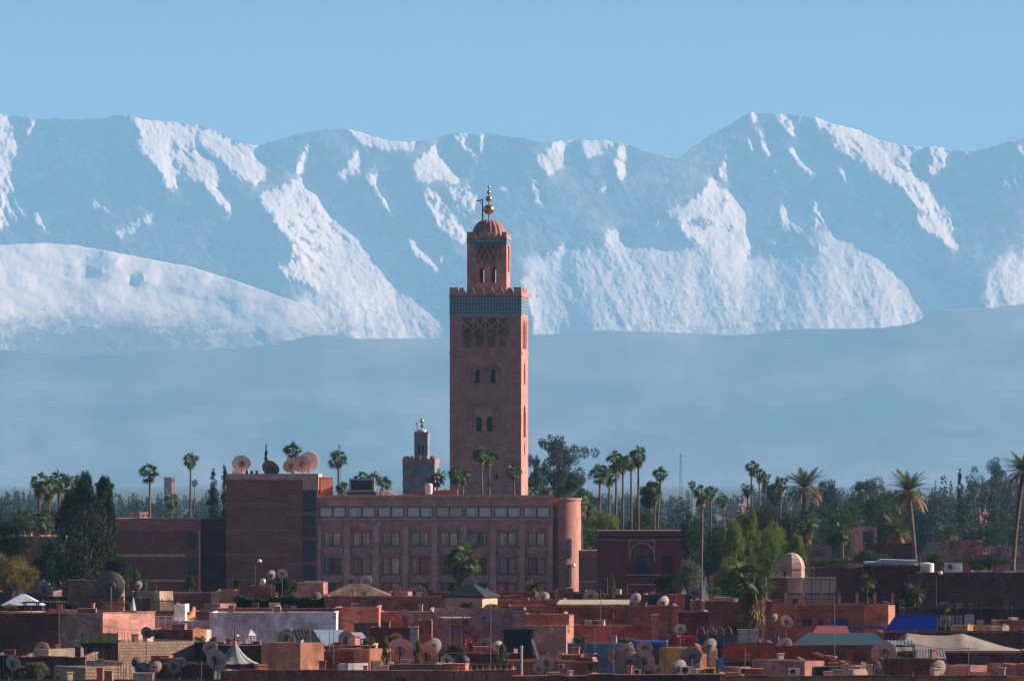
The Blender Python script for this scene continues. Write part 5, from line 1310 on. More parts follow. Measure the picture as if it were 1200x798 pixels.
# pale flat canopy and white cylinder on the right
t = thing('flat_canopy', 'pale blue grey flat canopy on the wine red house', 'canopy', (wx(1015, 650), 650, wz(664, 650)))
u = 650/F; m = MB(); m.prism([(0, .3), (63*u, .3), (60*u, .75), (18*u, .85), (14*u, .6), (0, .55)], 0, 5); m.build('roof', plain('pale sheet', (.40, .46, .50), .4), t)
m = MB()
for c in (.3, 20*u, 40*u, 62*u): m.box(c-.06, c+.06, .2, .3, -.6, .3)
m.build('post', IRON, t)
t = thing('water_tank', 'large white cylindrical water tank on the long wine dark wall', 'water tank', (wx(1088.5, 650), 653, wz(671, 650)))
m = MB(); m.lathe([(0.01, 0), (8.3*u, 0), (8.3*u, .8), (8.5*u, .84), (8.5*u, .98), (7.8*u, 1.05), (.01, 1.2)], 28); m.build('tank', plain('white tank', (.6, .58, .56), .5), t)
# dark pyramid roofs in the trees
for (x, w_, yt, yb, Y, lb) in [(1093, 34, 634, 652, 800, 'dark pyramid tiled roof among the trees right of the curved date palm'), (962, 26, 636, 652, 820, 'dark pointed tiled roof behind the bright green tree')]:
    t = thing('pavilion', lb, 'pavilion', (wx(x, Y), Y, 0)); u = Y/F; m = MB(); zb, zt = wz(yb, Y), wz(yt, Y)
    m.box(-w_*u*.42, w_*u*.42, -w_*u*.42, w_*u*.42, 0, zb); m.build('wall', pal('pink'), t)
    m = MB(); h_ = w_*u*.5; m.frustum((-h_, h_, -h_, h_), (-.15, .15, -.15, .15), zb, zt); m.build('roof', plaster('dark roof tiles', (.06, .05, .06)), t)
# ------------------------------------------------------------ satellite dishes and rooftop clutter
bpy.context.view_layer.update()
DG = bpy.context.evaluated_depsgraph_get()
def support(x, y, z, mx=40):
    """height of the roof below a point"""
    o = Vector((x, y, z)); zz = z
    for k in range(6):
        hit, loc, nrm, idx, ob, mt = SC.ray_cast(DG, o, Vector((0, 0, -1)), distance=60)
        if not hit: return 0.0
        if ob.name.startswith(('haze',)) or ob.name.startswith(('crown', 'dry_skirt', 'skirt', 'far_wood')): o = loc - Vector((0, 0, .01)); continue
        return loc.z
    return 0.0
TONES = {'tan': (.42, .34, .29), 'white': (.62, .57, .52), 'grey': (.27, .24, .24), 'blue': (.20, .20, .26), 'brown': (.17, .12, .10), 'pinkish': (.40, .29, .28)}
def dish_meshes():
    m = MB(); prof = [(.012, -.0)] + [(.5*t, .5*.17*t*t) for t in (.15, .3, .45, .6, .75, .9, 1.0)] + [(.507, .088), (.49, .097)] + [(.485*t, .5*.17*t*t+.012) for t in (.98, .8, .6, .4, .2, .03)]
    m.lathe(prof, 32); b = m
    k = MB(); k.box(-.05, .05, -.16, .16, -.05, .01); k.cyl((-.10, -.16, -.03), (.10, -.16, -.03), .018, n=6)
    k.lathe([(.15, .012), (.17, -.005), (.19, .012)], 20)
    for a in (0, 1.57, 3.14, 4.71): k.cyl((.05*math.cos(a), .05*math.sin(a), -.04), (.18*math.cos(a), .18*math.sin(a), .0), .012, n=5)
    f = MB(); f.cyl((0, -.5, .17), (0, -.06, .52), .014, n=6); f.cyl((-.36, .3, .17), (0, -.05, .52), .008, n=5); f.cyl((.36, .3, .17), (0, -.05, .52), .008, n=5)
    h = MB(); h.cyl((0, -.05, .56), (0, -.03, .46), .03, .045, 10)
    return b, k, f, h
_b, _k, _f, _h = dish_meshes()
DM = {}
for tn, c in TONES.items(): DM[tn] = _b.mesh('bowl', plain('dish ' + tn, c, .55), True)
KM, FM, HM = _k.mesh('bracket', plain('galvanised bracket', (.09, .075, .075), .6, .3)), _f.mesh('feed_arm', plain('dish arm', (.15, .13, .13), .5)), _h.mesh('feed_horn', plain('feed plastic', (.4, .38, .36), .5))
POLEM = plain('galvanised pole', (.13, .11, .11), .6, .3)
far_sup = []
def dish(px, py, d, label, tone='tan', Y=None, yaw=None, tilt=None, group='satellite dishes on the roofs', front=False):
    r_ = random.Random(int(px*13+py*7))
    if Y is None: Y = 575 if py < 713 else 505 if py < 735 else 440 if py < 757 else 405 if py < 772 else 378
    D = d*1.12/F*Y; x, z = wx(px, Y), wz(py, Y)
    zs = support(x, Y+.1, z-D*.3)
    if z-D*.5-zs > 3: far_sup.append((px, py, round(z-zs, 1)))
    zs = min(zs, z-D*.55)
    t = thing('satellite_dish', label, 'satellite dish', (x, Y, zs), 0, group)
    yaw = (r_.uniform(-38, 38) if yaw is None else yaw); tilt = (r_.uniform(14, 30) if tilt is None else tilt)
    h = z-zs
    M_ = Matrix.Rotation(R(yaw + (180 if front else 0)), 4, 'Z') @ Matrix.Rotation(R(-(90-tilt)), 4, 'X')
    for me, nm in ((DM[tone], 'bowl'), (KM, 'bracket'), (FM, 'feed_arm')):
        o = link(bpy.data.objects.new(nm, me), t); o.matrix_local = Matrix.Translation((0, 0, h)) @ M_ @ Matrix.Scale(D, 4) @ Matrix.Translation((0, 0, -.06))
        if nm == 'feed_arm': link(bpy.data.objects.new('feed_horn', HM), o)
    m = MB(); back = M_ @ Vector((0, 0, -D*.13)); r = max(.035, D*.028)
    m.cyl((back.x, back.y, 0), (back.x, back.y, h), r, n=8); m.lathe([(.01, 0), (r*4, 0), (r*4, .03), (r, .06)], 10, (back.x, back.y, 0)); m.build('mast', POLEM, t)
    return t
DL = [
 (49,760,16,'tan','tan dish at the left end of the cream parapet strip'),(15,777,17,'tan','tan dish over the bush in the lower left corner'),
 (172,741,13,'grey','grey dish against the sunlit pink wall'),(162,686,10,'grey','small grey dish between the green shoots above the folded parasol'),
 (160,775,12,'brown','brown dish at the left end of the row of four on the block wall'),(165,784,15,'blue','blue grey dish leftmost of the low row in front of the block wall'),
 (182,782,15,'tan','half hidden tan dish second in the low row in front of the block wall'),(204,780,16,'grey','round grey dish third in the low row in front of the block wall'),(213,775,11,'tan','tilted dish behind the round grey one near the block wall'),
 (246,759,16,'tan','upper of the two overlapping dishes left of the striped tent'),(253,773,25,'tan','large lower dish overlapping another left of the striped tent'),
 (52,690,20,'grey','wide pale grey dish behind the white pavilion'),(17,687,11,'grey','small grey dish at the left edge above the white pavilion'),
 (317.5,674,11,'pinkish','pinkish dish left of a paler one in front of the brown block'),(331,672,11,'white','pale dish right of a pinkish one in front of the brown block'),
 (411,681,14,'tan','left dish of the pair on the thatched roof'),(429,681,13,'white','right paler dish of the pair on the thatched roof'),(370,700,13,'grey','grey dish in the hedge below the cream roofed hut'),
 (324,714,12,'tan','small dish left of a larger one on the long white wall'),(339,712,16,'grey','larger grey dish on the long white wall'),
 (485,695,14,'tan','left rear dish of the twin pair right of the thatched roof'),(493,695,17,'pinkish','right front dish of the twin pair right of the thatched roof'),(575,701,13,'white','pale dish right of the green kiosk'),
 (337,747,22,'tan','tan dish in front of the long white wall beside the rods'),(401,729,15,'grey','grey dish at the right end of the long white wall'),(327,766,17,'brown','dim brown dish in the shade under the tan one by the rods'),
 (406,749,18,'pinkish','pinkish dish on the cream ledge right of the glass canopy'),(425,769,19,'pinkish','round pinkish dish over the maroon wall and the white step'),(475,725,21,'blue','blue grey dish above the white brick chimney'),
 (469,762,27,'pinkish','large pink dish left of the white brick chimney foot'),(500,768,27,'pinkish','large pink dish right of the white brick chimney foot'),(508,757,18,'tan','tan dish half behind the large right pink one'),
 (524,774,15,'tan','half sunk tan dish behind the white pedestals'),(567,755,16,'tan','tan dish beside the black shed and red flowers'),(583,757,12,'white','pale greenish dish touching the black shed'),
 (551,686,16,'blue','pale blue dish behind the green kiosk roof'),(637,700,13,'white','upper of two dishes with lit rims left of the cream awning'),(643,707,12,'white','lower of two dishes with lit rims left of the cream awning'),
 (692,699,15,'tan','tan dish above the middle of the cream awning'),(745,701,12,'white','dish with a bright rim at the right end of the cream awning'),(777,706,15,'white','pale tilted dish above the right end of the brick red house'),
 (814,694,15,'blue','blue grey dish beside the small red chimneys'),(797,737,12,'white','pale dish half hidden at the right end of the brick red house'),
 (641,776,18,'tan','beige dish right of the tall grey pipe'),(631,783,13,'tan','low dish under the beige one right of the tall grey pipe'),
 (720,770,15,'brown','flat turned brown dish left of the big grey one'),(736,776,27,'grey','big dark grey dish in front of the light blue wall'),(756,774,23,'tan','tan dish right of the big dark grey one'),(755,759,17,'tan','upper tan dish above the cluster by the blue tube'),(734,764,18,'tan','tan dish peeping over the big dark grey one'),(771,785,11,'grey','small low grey dish right of the dish cluster'),
 (810,769,23,'grey','grey dish on the rusty brown shed'),(796,783,19,'grey','low grey dish below left of the one on the rusty shed'),(816,785,13,'grey','small low dish below the one on the rusty shed'),(831,757,18,'tan','half hidden tan dish behind the teal screens'),
 (907,724,10,'grey','small grey dish behind the skirted palm trunk'),(922,728,15,'white','pale dish on the wall of the railed terrace house'),(919,756,17,'grey','grey dish in front of the dark red wall'),
 (1107,728,14,'grey','grey dish in front of the white glazed doors'),(1036,765,27,'tan','large tan dish below the teal roof'),(1024,782,16,'brown','low brown dish below the large tan one'),(1099,784,20,'tan','tan dish below the pale corrugated box'),
]
for (px, py, d, tone, lb) in DL: dish(px, py, d, lb, tone)
dish(129, 687, 31, 'very large brown dish with struts beside the beige rooftop room', 'brown', 560, 12, 10)
for (px, py, d, tone, lb, yw) in [(283, 543.5, 20, 'white', 'large dish standing alone at the left end of the brown block roof', 5), (317, 549, 19, 'brown', 'dark brown dish second from left on the brown block roof', -20), (341, 545.5, 17, 'tan', 'smaller tan dish third from left on the brown block roof', 18), (361, 541.5, 24, 'white', 'largest dish at the right of the brown block roof', 14), (354, 544, 20, 'tan', 'paler dish overlapping the largest one on the brown block roof', 10)]:
    dish(px, py, d, lb, tone, 801.5 if d < 24 else 804, yw, 30, 'large dishes on the brown block')
FARS = far_sup
# generic helpers
def root_at(name, label, cat, px, pyb, Y, rz=0, group=None, snap=False):
    x, z = wx(px, Y), wz(pyb, Y)
    return thing(name, label, cat, (x, Y, z), R(rz), group), Y/F
def mast(px, yt, Y, label, yagi=True, r=.035, lean=0, group='antenna masts'):
    x, z = wx(px, Y), wz(yt, Y); zs = support(x, Y+.05, z-1.0); t = thing('antenna_mast', label, 'antenna', (x, Y, zs), 0, group); h = z-zs
    m = MB(); m.cyl((0, 0, 0), (lean, 0, h), r, r*.7, 6); m.build('pole', POLEM, t)
    if yagi:
        m = MB(); m.cyl((-.6+lean, 0, h-.15), (.6+lean, .1, h-.15), .012, n=5)
        for k in range(7): m.cyl((-.55+k*.18+lean, -.22, h-.15), (-.55+k*.18+lean, .22, h-.15), .009, n=4); m.cyl((-.55+k*.18+lean, 0, h-.33+.02*k), (-.55+k*.18+lean, 0, h+.03-.02*k), .009, n=4)
        m.build('aerial', POLEM, t)
for a in [(69,703,410,'thin tall mast in front of the wide maroon house'),(391,714,400,'tall dark mast over the glass canopy'),(575,706,398,'tall dark mast in front of the long grey pink wall'),(719,716,396,'tall mast in front of the light blue wall'),(704,690,500,'slim mast rising through the cream awning'),(978,700,400,'tall mast in front of the railed terrace house'),
          (364,730,402,'left mast of two by the glass canopy'),(386,728,404,'short mast just left of the tall dark one over the glass canopy'),(527,738,430,'left thin mast before the grey pink wall dip'),(541,739,430,'right thin mast before the grey pink wall dip'),(580,676,590,'slim pole in front of the hotel right of the kiosk'),(697,735,430,'thin mast left of the light blue wall centre'),(712,676,600,'slim pole beside the green shrub under the annex'),(873,760,385,'thin mast on the maroon wall below the clear box'),(226,676,590,'slim white pole below the low wing windows'),(183,684,585,'thin pole above the bamboo screen'),(1135,757,380,'leaning mast under the beige tent'),(236,774,372,'short pole right of the low dish row'),(282,790,360,'stub pole at the bottom left')]:
    mast(*a, yagi=(hash(a[3][:9]) % 2 == 0 and a[2] < 500) or a[2] == 396)
def tower_mast(px, yt, Y, label):
    t = thing('lattice_mast', label, 'radio mast', (wx(px, Y), Y, 0), 0); m = MB(); h = wz(yt, Y)
    for a in range(3): m.cyl((1.2*math.cos(a*2.1), 1.2*math.sin(a*2.1), 0), (.3*math.cos(a*2.1), .3*math.sin(a*2.1), h), .12, n=4)
    for k in range(20):
        z0, z1 = h*k/20, h*(k+1)/20; m.cyl((1.2-.9*k/20, 0, z0), (-.6+.45*k/20, 1-.8*k/20, z1), .07, n=4)
    m.build('lattice', plain('mast steel', (.3, .25, .25), .6), t)
tower_mast(797.5, 531, 2600, 'faint lattice mast on the plain right of the leaning palm')
tower_mast(397.5, 521, 1800, 'pale mast behind the palm of the orange hut')
def lamp(px, yt, yb, Y, label):
    t, u = root_at('street_lamp', label, 'street lamp', px, yb, Y); h = (yb-yt)*u; m = MB(); m.tube([(0, 0, 0), (0, 0, h*.9), (.1, 0, h*.97), (.35, 0, h)], .05); m.build('pole', IRON, t)
    m = MB(); m.sphere((.45, 0, h-.02), .26, 12, .8); m.build('lamp_head', plain('lamp glass', (.75, .72, .62), .3), t, True)
lamp(299, 657, 690, 600, 'street lamp with a white head in front of the brown block'); lamp(667, 662, 695, 620, 'street lamp in front of the rounded hotel corner'); lamp(1097, 671, 720, 600, 'street lamp in front of the long wine dark wall')
def plant(px, yt, yb, w_, Y, label, mat=None, kind='round', v=0, name='bush', leaf=.09, cat='plant', pot=False):
    z = wz(yb, Y); t = broad(px, yt, yb, w_, Y, label, kind, mat or G_MID, v, leaf, None, name, cat, zg=z-.3, trunk=False, per=3000)
    m = MB(); m.cyl((0, 0, .0), (.05, 0, (wz(yt, Y)-z)*.6+.3), .05, .03, 6); m.build('stem', BARK2, t)
    if pot: m = MB(); m.lathe([(.01, 0), (.22, 0), (.3, .45), (.33, .45), (.33, .5), (.01, .5)], 14, (0, 0, -.1)); m.build('pot', pal('orange'), t)
    return t
for a in [
 (335,668,706,38,592,'dense green shrub mass above the hedge left part',G_MID,'round',0),(357,676,706,22,590,'spiky green palm like shrub left of the cream roofed hut',G_MID,'round',1),(310,680,704,20,594,'dark green shrub on the red cube roof edge',G_DARK,'round',2),
 (222,671,694,18,585,'sunlit leafy shrub in front of the dark link of the hotel',G_MID,'round',1),(279,675,692,14,570,'small leafy shrub above the terracotta room',G_MID,'round',2),
 (149,674,692,8,580,'left green shoot over the folded parasol',G_BRIGHT,'tall',0),(160,668,692,12,582,'tall middle green shoot beside the small grey dish',G_BRIGHT,'tall',1),(170,680,692,8,578,'right green shoot over the folded parasol',G_BRIGHT,'tall',2),
 (12,705,719,26,500,'yellowish plants under the white pavilion',G_YEL,'round',3),(84,702,718,18,500,'dark plants right of the white pavilion',G_DARK,'round',0),(150,702,718,14,492,'yellow green plants beside the folded parasol',G_YEL,'round',2),
 (40,772,800,44,372,'rounded bush in the lower left corner',G_OLIVE,'round',1),(8,785,800,20,368,'dark bush at the extreme lower left',G_DARK,'round',2),
 (188,738,752,26,455,'dark climbing shrub on the maroon lean-to',G_DARK,'round',3),(234,742,757,18,462,'spiky plant before the orange porch',G_BRIGHT,'round',0),(250,744,758,12,462,'small plant right of the narrow white pier',G_MID,'round',1),
 (266,781,795,30,372,'low weedy plants under the striped tent',G_OLIVE,'round',2),(432,743,760,18,432,'green grey plant right of the orange chimney post',G_OLIVE,'round',0),(452,748,784,14,395,'yellow green plant left of the large pink dish',G_YEL,'tall',1),(490,752,784,14,398,'yellow green plant between the two large pink dishes',G_YEL,'tall',2),(462,740,754,22,440,'sunlit plants over the low maroon house',G_YEL,'round',3),
 (548,702,720,22,505,'dark tree plant before the green kiosk wall',G_DARK,'round',0),(576,706,717,26,510,'orange flecked plants right of the green kiosk',G_YEL,'round',1),(537,752,770,34,425,'leafy plant bed left of the red flowers',G_MID,'round',2),(556,748,768,20,428,'plants with red flowers before the grey pink wall',G_MID,'round',3),(589,756,786,18,400,'grey green sapling in front of the black shed',G_OLIVE,'tall',0),
 (600,708,716,40,545,'creeping plants along the red brown terrace',G_MID,'round',1),(718,676,702,9,590,'narrow bright green columnar shrub under the annex',G_BRIGHT,'tall',3),(706,692,702,10,588,'small light green shrub left of the columnar one',G_BRIGHT,'round',0),
 (677,744,756,16,430,'plant leftmost on the light blue wall',G_OLIVE,'round',1),(684,746,766,10,428,'plant hanging down the light blue wall',G_OLIVE,'tall',2),(733,745,754,24,430,'plants right on top of the light blue wall',G_OLIVE,'round',3),(693,773,787,9,380,'tiny palm like plant before the light blue wall',G_MID,'round',0),
 (838,687,697,18,572,'bright green planter left of the skirted palm',G_BRIGHT,'round',1),(864,722,750,16,520,'dark shrub left of the skirted palm trunk',G_DARK,'round',2),(1070,690,722,20,575,'leafy banana like plant beside the blue tarpaulin',G_MID,'tall',3),(1055,698,720,16,580,'smaller leafy plant left of the banana like one',G_MID,'round',0),(1050,785,797,18,370,'dark creeping plant at lower right',G_DARK,'round',1),
 (1020,690,702,10,552,'small plant at the terrace railing',G_DARK,'round',2),(932,700,709,8,552,'potted shrub at the left of the terrace railing',G_DARK,'round',3),(640,690,700,10,580,'dark shrub beside the red chimney block',G_DARK,'round',1)]:
    plant(*a)
t_ = date_palm(1016, 672, 26, 575, 'small yellowish palm in a pot on the railed terrace', 1, 0, None, zg=wz(708, 575), thick=.12)
date_palm(1107, 704, 20, 560, 'small yellow green palm in front of the long wine dark wall', 0, 0, None, zg=wz(733, 560), thick=.12)
date_palm(624, 680, 26, 600, 'bright yellow green young palm in front of the hotel', 0, 0, None, zg=wz(712, 600), thick=.12)
date_palm(1072, 684, 30, 582, 'dark young palm right of the railed terrace', 1, 0, None, zg=wz(728, 582), thick=.14)
# hedge
t, u = root_at('hedge', 'long clipped green hedge above the long white wall', 'hedge', 255, 716, 560)
r_ = np.random.RandomState(3); L_h = 170*u; n = 26000
P = np.stack([r_.rand(n)*L_h, r_.rand(n)*1.6, r_.rand(n)**.6*1.0], 1); P[:, 2] *= (16*u)*(1+.12*np.sin(P[:, 0]*1.1)+.08*np.sin(P[:, 0]*3.7)); P[:, 1] += .15*np.sin(P[:, 0]*2)
link(bpy.data.objects.new('foliage', quads_mesh('foliage', rand_quads(P, .17, r_), G_MID)), t)
m = MB(); m.box(.1, L_h-.1, .5, 1.1, -1.5, .6); m.build('planter', pal('darkbrown'), t)
# thatched pyramid roof
def hip(name, label, cat, x0, x1, yt, ye, Y, dep, mt, wall=None, ybase=None, ridge=.12, rot=0):
    t, u = root_at(name, label, cat, x0, ye, Y, rot); W = (x1-x0)*u; h = (ye-yt)*u
    m = MB(); m.frustum((0, W, 0, dep), (W*(.5-ridge), W*(.5+ridge), dep*.48, dep*.52), 0, h); m.box(.0, W, 0, dep, -.12, 0); m.build('roof', mt, t)
    if wall: m = MB(); m.box(.06*W, .94*W, dep*.06, dep*.94, -(ybase-ye)*u, -.12); m.build('wall', wall, t)
    return t, u
hip('thatched_roof', 'low thatched pyramid roof below the pair of dishes', 'roof', 379, 457, 684.5, 697.5, 558, 6, plaster('thatch', (.16, .095, .06), var=.4), pal('red'), 702, .1)
kt, u = hip('kiosk', 'cream kiosk with a dark green pyramid roof in front of the hotel', 'kiosk', 517, 571, 684, 698, 520, 4.2, plaster('green tiles', (.004, .016, .016), var=.3), mat_ := plaster('kiosk cream', (.52, .36, .24), var=.12), 716, .04, -22)
m = MB(); m.cyl((54*u*.5, 2.1, 1), (54*u*.5, 2.1, 1.75), .04); m.build('finial', IRON, kt)
# pavilion tent at the far left
t, u = root_at('garden_pavilion', 'white hipped garden pavilion on the wide maroon roof', 'pavilion', 2, 709, 500)
W = 47*u; m = MB(); m.frustum((-.1, W+.1, -.1, 3), (W*.46, W*.54, 1.3, 1.6), 0, 13*u)
for k in range(7): pass
m.build('canopy', plain('white canvas', (.62, .66, .68), .7), t)
m = MB()
for a in (0, .33, .66, 1):
    for yy in (0, 2.9): m.cyl((W*a, yy, -1.1), (W*a, yy, .02), .05)
m.build('post', plain('wood post', (.10, .06, .05), .8), t)
t, u = root_at('pergola', 'dark timber pergola right of the white pavilion', 'pergola', 28, 718.5, 492)
m = MB(); 
for k in range(4): c = k*15*u; m.box(c-.06, c+.06, 0, .12, 0, 12*u); m.box(c-.05, c+.05, 2, 2.1, 0, 12*u)
m.box(-.3, 50*u, -.05, .1, 12*u, 13.2*u); m.box(-.3, 50*u, 2, 2.12, 12*u, 13.2*u)
for k in range(12): m.box(k*4.2*u-.04, k*4.2*u+.04, -.3, 2.4, 13.2*u+.002, 13.9*u)
m.build('frame', plain('dark timber', (.04, .03, .03), .8), t)
def slats(name, label, cat, x0, x1, yt, yb, Y, n, mt, gap=.35, rails=True, ragged=0, th=.04, rot=0):
    t, u = root_at(name, label, cat, x0, yb, Y, rot); W = (x1-x0)*u/math.cos(R(rot)); H_s = (yb-yt)*u; r_ = random.Random(int(x0)); m = MB()
    for k in range(n):
        a = W*k/n; b = a + W/n*(1-gap); h = H_s*(1-ragged*r_.random()); m.box(a, b, 0, th, 0, h)
    if rails: m.box(0, W, th+.003, th+.05, H_s*.2, H_s*.26); m.box(0, W, th+.003, th+.05, H_s*.75, H_s*.81)
    m.build('slats', mt, t); return t
slats('bamboo_screen', 'ragged green brown bamboo screen above the white railing', 'screen', 176, 204, 699, 722, 498, 26, leafmat('bamboo', (.13, .12, .05), (.22, .18, .08), .1), .3, True, .3)
slats('slat_fence', 'short brown slatted fence below the very large brown dish', 'fence', 120, 144, 703, 719, 490, 13, pal('brown'), .4, True, .1)
t, u = root_at('white_railing', 'white framed balcony railing right of the sunlit pink wall', 'railing', 178, 737.5, 487); W = 31.5*u; m = MB(); wr = plain('white paint', (.62, .58, .55), .6)
m.box(0, W, 0, .08, 15*u, 16.3*u); m.box(0, W, 0, .06, 12*u, 12.8*u); m.box(0, W, 0, .06, 10.2*u, 11*u); m.box(0, W, 0, .06, 0, .8*u)
for k in range(5): m.box(W*k/4-.04, W*k/4+.04, -.01, .09, 0, 16*u)
m.build('frame', wr, t); m = MB(); m.box(.02, W-.02, .09, .11, .8*u, 10.2*u); m.build('panel', plain('grey panel', (.28, .26, .25), .7), t)
t, u = root_at('canvas_screen', 'olive canvas screen of four panels above the dark brown house', 'screen', 96, 753, 436, 0); W = 42*u
for k in range(4): m = MB(); m.box(W*k/4+.03, W*(k+1)/4-.03, 0, .03, .05, 12.4*u - .02*k); m.build('panel', plain('olive canvas %d' % (k % 2), (.50-.10*(k % 2), .40-.02*(k % 2), .07+.04*(k % 2)), .8), t)
m = MB()
for k in range(5): m.box(W*k/4-.03, W*k/4+.03, .04, .09, -.1, 13*u)
m.build('post', IRON, t)
def rebar(label, x0, x1, yt, yb, Y, n, rot=0):
    t, u = root_at('reinforcing_bars', label, 'steel bars', x0, yb, Y, rot); W = (x1-x0)*u; r_ = random.Random(n+int(x0)); m = MB()
    for k in range(n):
        a = W*(k+.5*r_.random())/n; yy = .3*(k % 2); m.cyl((a, yy, 0), (a+.12*r_.uniform(-1, 1), yy, (yb-yt)*u*(.65+.35*r_.random())), .022, n=5)
    m.build('bars', plain('rusty steel', (.10, .05, .035), .8), t)
rebar('reinforcing bars sticking up from the lower block wall', 100, 140, 757, 785, 388, 10); rebar('reinforcing bars above the sunlit pink wall foot', 138, 182, 739, 753, 448, 11); rebar('reinforcing bars round the block pier', 138, 162, 772, 797, 384, 9); rebar('bundle of bars leaning by the tan dish near the white wall', 345, 376, 737, 757, 410, 9)
# folded parasol
t, u = root_at('folded_parasol', 'folded pale blue parasol beside the dark chimney room', 'parasol', 156, 719, 488); m = MB(); m.cyl((0, 0, 0), (0, 0, 20*u), .03); m.build('pole', POLEM, t)
m = MB(); m.lathe([(.28, 4*u), (.24, 6*u), (.12, 14*u), (.03, 19*u)], 10, flute=.35, fn=5); m.build('canopy', plain('pale blue canvas', (.45, .52, .56), .8), t)
# striped conical tent
t, u = root_at('striped_tent', 'striped grey pointed tent with flared skirts and a spike', 'tent', 275, 777, 398); r0 = 29*u
TM = [plain('tent grey', (.30, .28, .25), .8), plain('tent dark green', (.05, .09, .09), .8)]; m = MB(); n = 24; prof = [(1.0, 0), (.72, .12), (.48, .3), (.28, .52), (.13, .76), (.04, 1.0)]
for i in range(n):
    m.cur = 0 if i % 3 else 1; a0, a1 = 2*math.pi*i/n, 2*math.pi*(i+1)/n
    for (ra, za), (rb, zb) in zip(prof[:-1], prof[1:]):
        H_t = 27*u; m.add([(r0*ra*math.cos(a0), r0*ra*math.sin(a0), za*H_t), (r0*ra*math.cos(a1), r0*ra*math.sin(a1), za*H_t), (r0*rb*math.cos(a1), r0*rb*math.sin(a1), zb*H_t), (r0*rb*math.cos(a0), r0*rb*math.sin(a0), zb*H_t)], [(0, 1, 2, 3)])
m.build('canopy', TM, t); m = MB(); m.cyl((0, 0, 26*u), (0, 0, 44*u), .06, .015); m.sphere((0, 0, 28*u), .1, 8); m.build('spike', IRON, t)
m = MB()
for k in range(6): a = k*math.pi/3+.3; m.cyl((r0*.97*math.cos(a), r0*.97*math.sin(a), -1.6), (r0*.97*math.cos(a), r0*.97*math.sin(a), .02), .05)
m.build('post', IRON, t)
for (px, yt, yb, w_, lb) in [(278.5, 742, 757, 7, 'left small white lantern kiosk in front of the long white wall'), (294, 736, 758, 9, 'right taller white lantern kiosk in front of the long white wall')]:
    t, u = root_at('lantern_kiosk', lb, 'roof lantern', px, yb, 468, 25, 'white lantern kiosks'); h = (yb-yt)*u; w2 = w_*u/2; m = MB()
    for sx in (-1, 1):
        for sy in (-1, 1): m.box(sx*w2*.85-.06, sx*w2*.85+.06, sy*w2*.85-.06, sy*w2*.85+.06, 0, h*.62)
    m.box(-w2, w2, -w2, w2, -.1, h*.12); m.build('frame', wr, t); m = MB(); m.frustum((-w2*1.15, w2*1.15, -w2*1.15, w2*1.15), (-.03, .03, -.03, .03), h*.62, h*.95); m.build('roof', wr, t); m = MB(); m.cyl((0, 0, h*.93), (0, 0, h*1.3), .025); m.build('spike', IRON, t)
# posts and glass canopy
t, u = root_at('post_row', 'row of pale posts with a beam under the tan dish', 'posts', 306, 786, 395); m = MB()
for px in (307, 319, 336.5, 351): m.box((px-306)*u-.06, (px-306)*u+.06, 0, .12, 0, 30*u if px < 351 else 28*u)
m.build('post', plain('pale post', (.42, .33, .28), .7), t); m = MB(); m.box(-.2, 14*u, .0, .12, 30*u, 31*u); m.build('beam', pal('beige'), t)
def sloped(name, label, cat, pts, Y, dy, th, mt, frame=None, ribs=0, legs=None):
    """sheet whose lower front edge and upper back edge are given in picture columns and rows"""
    (x0, x1, yb), (x2, x3, yt) = pts; Y2 = Y+dy; t = thing(name, label, cat, (wx(x0, Y), Y, wz(yb, Y))); o = Vector((wx(x0, Y), Y, wz(yb, Y)))
    A = Vector((wx(x0, Y), Y, wz(yb, Y)))-o; B = Vector((wx(x1, Y), Y, wz(yb, Y)))-o; D_ = Vector((wx(x2, Y2), Y2, wz(yt, Y2)))-o; C_ = Vector((wx(x3, Y2), Y2, wz(yt, Y2)))-o
    m = MB(); n = max(ribs, 1)*2 if ribs else 1
    for k in range(n):
        a0, a1 = k/n, (k+1)/n; hz_ = .03 if (ribs and k % 2) else 0
        p = [A.lerp(B, a0), A.lerp(B, a1), D_.lerp(C_, a1), D_.lerp(C_, a0)]; up = Vector((0, 0, th)); off = Vector((0, 0, hz_))
        m.add([q+off for q in p] + [q+up+off for q in p], [(3, 2, 1, 0), (4, 5, 6, 7), (0, 1, 5, 4), (1, 2, 6, 5), (2, 3, 7, 6), (3, 0, 4, 7)])
    m.build('sheet', mt, t)
    m = MB()
    if frame:
        for k in range(6): f_ = k/5; m.cyl(A.lerp(B, f_)-Vector((0, 0, .03)), D_.lerp(C_, f_)-Vector((0, 0, .03)), .04, n=5)
        for q0, q1 in ((A, B), (D_, C_), (A.lerp(D_, .5), B.lerp(C_, .5))): m.cyl(q0-Vector((0, 0, .06)), q1-Vector((0, 0, .06)), .045, n=5)
    for q in (A, B, C_, D_): m.cyl(q, (q.x, q.y, -(legs or 1.2)), .05, n=6)
    m.build('frame', frame or IRON, t); return t
sloped('glass_canopy', 'pale blue glass canopy with a dark frame in front of the long white wall', 'canopy', ((378, 412, 755), (367, 402, 738)), 440, 3.5, .03, plain('pale blue glass', (.30, .40, .46), .2), IRON)
sloped('dark_canopy', 'black slatted canopy left of the glass one', 'canopy', ((350, 378, 755), (343, 366, 738)), 436, 3.0, .04, plain('black slat', (.03, .025, .03), .7), IRON, 6)
sloped('glass_canopy', 'small white edged glass sheet over the low brown wall', 'canopy', ((412, 430, 748), (407, 424, 741)), 450, 2.5, .03, plain('milky sheet', (.42, .44, .46), .3), wr)
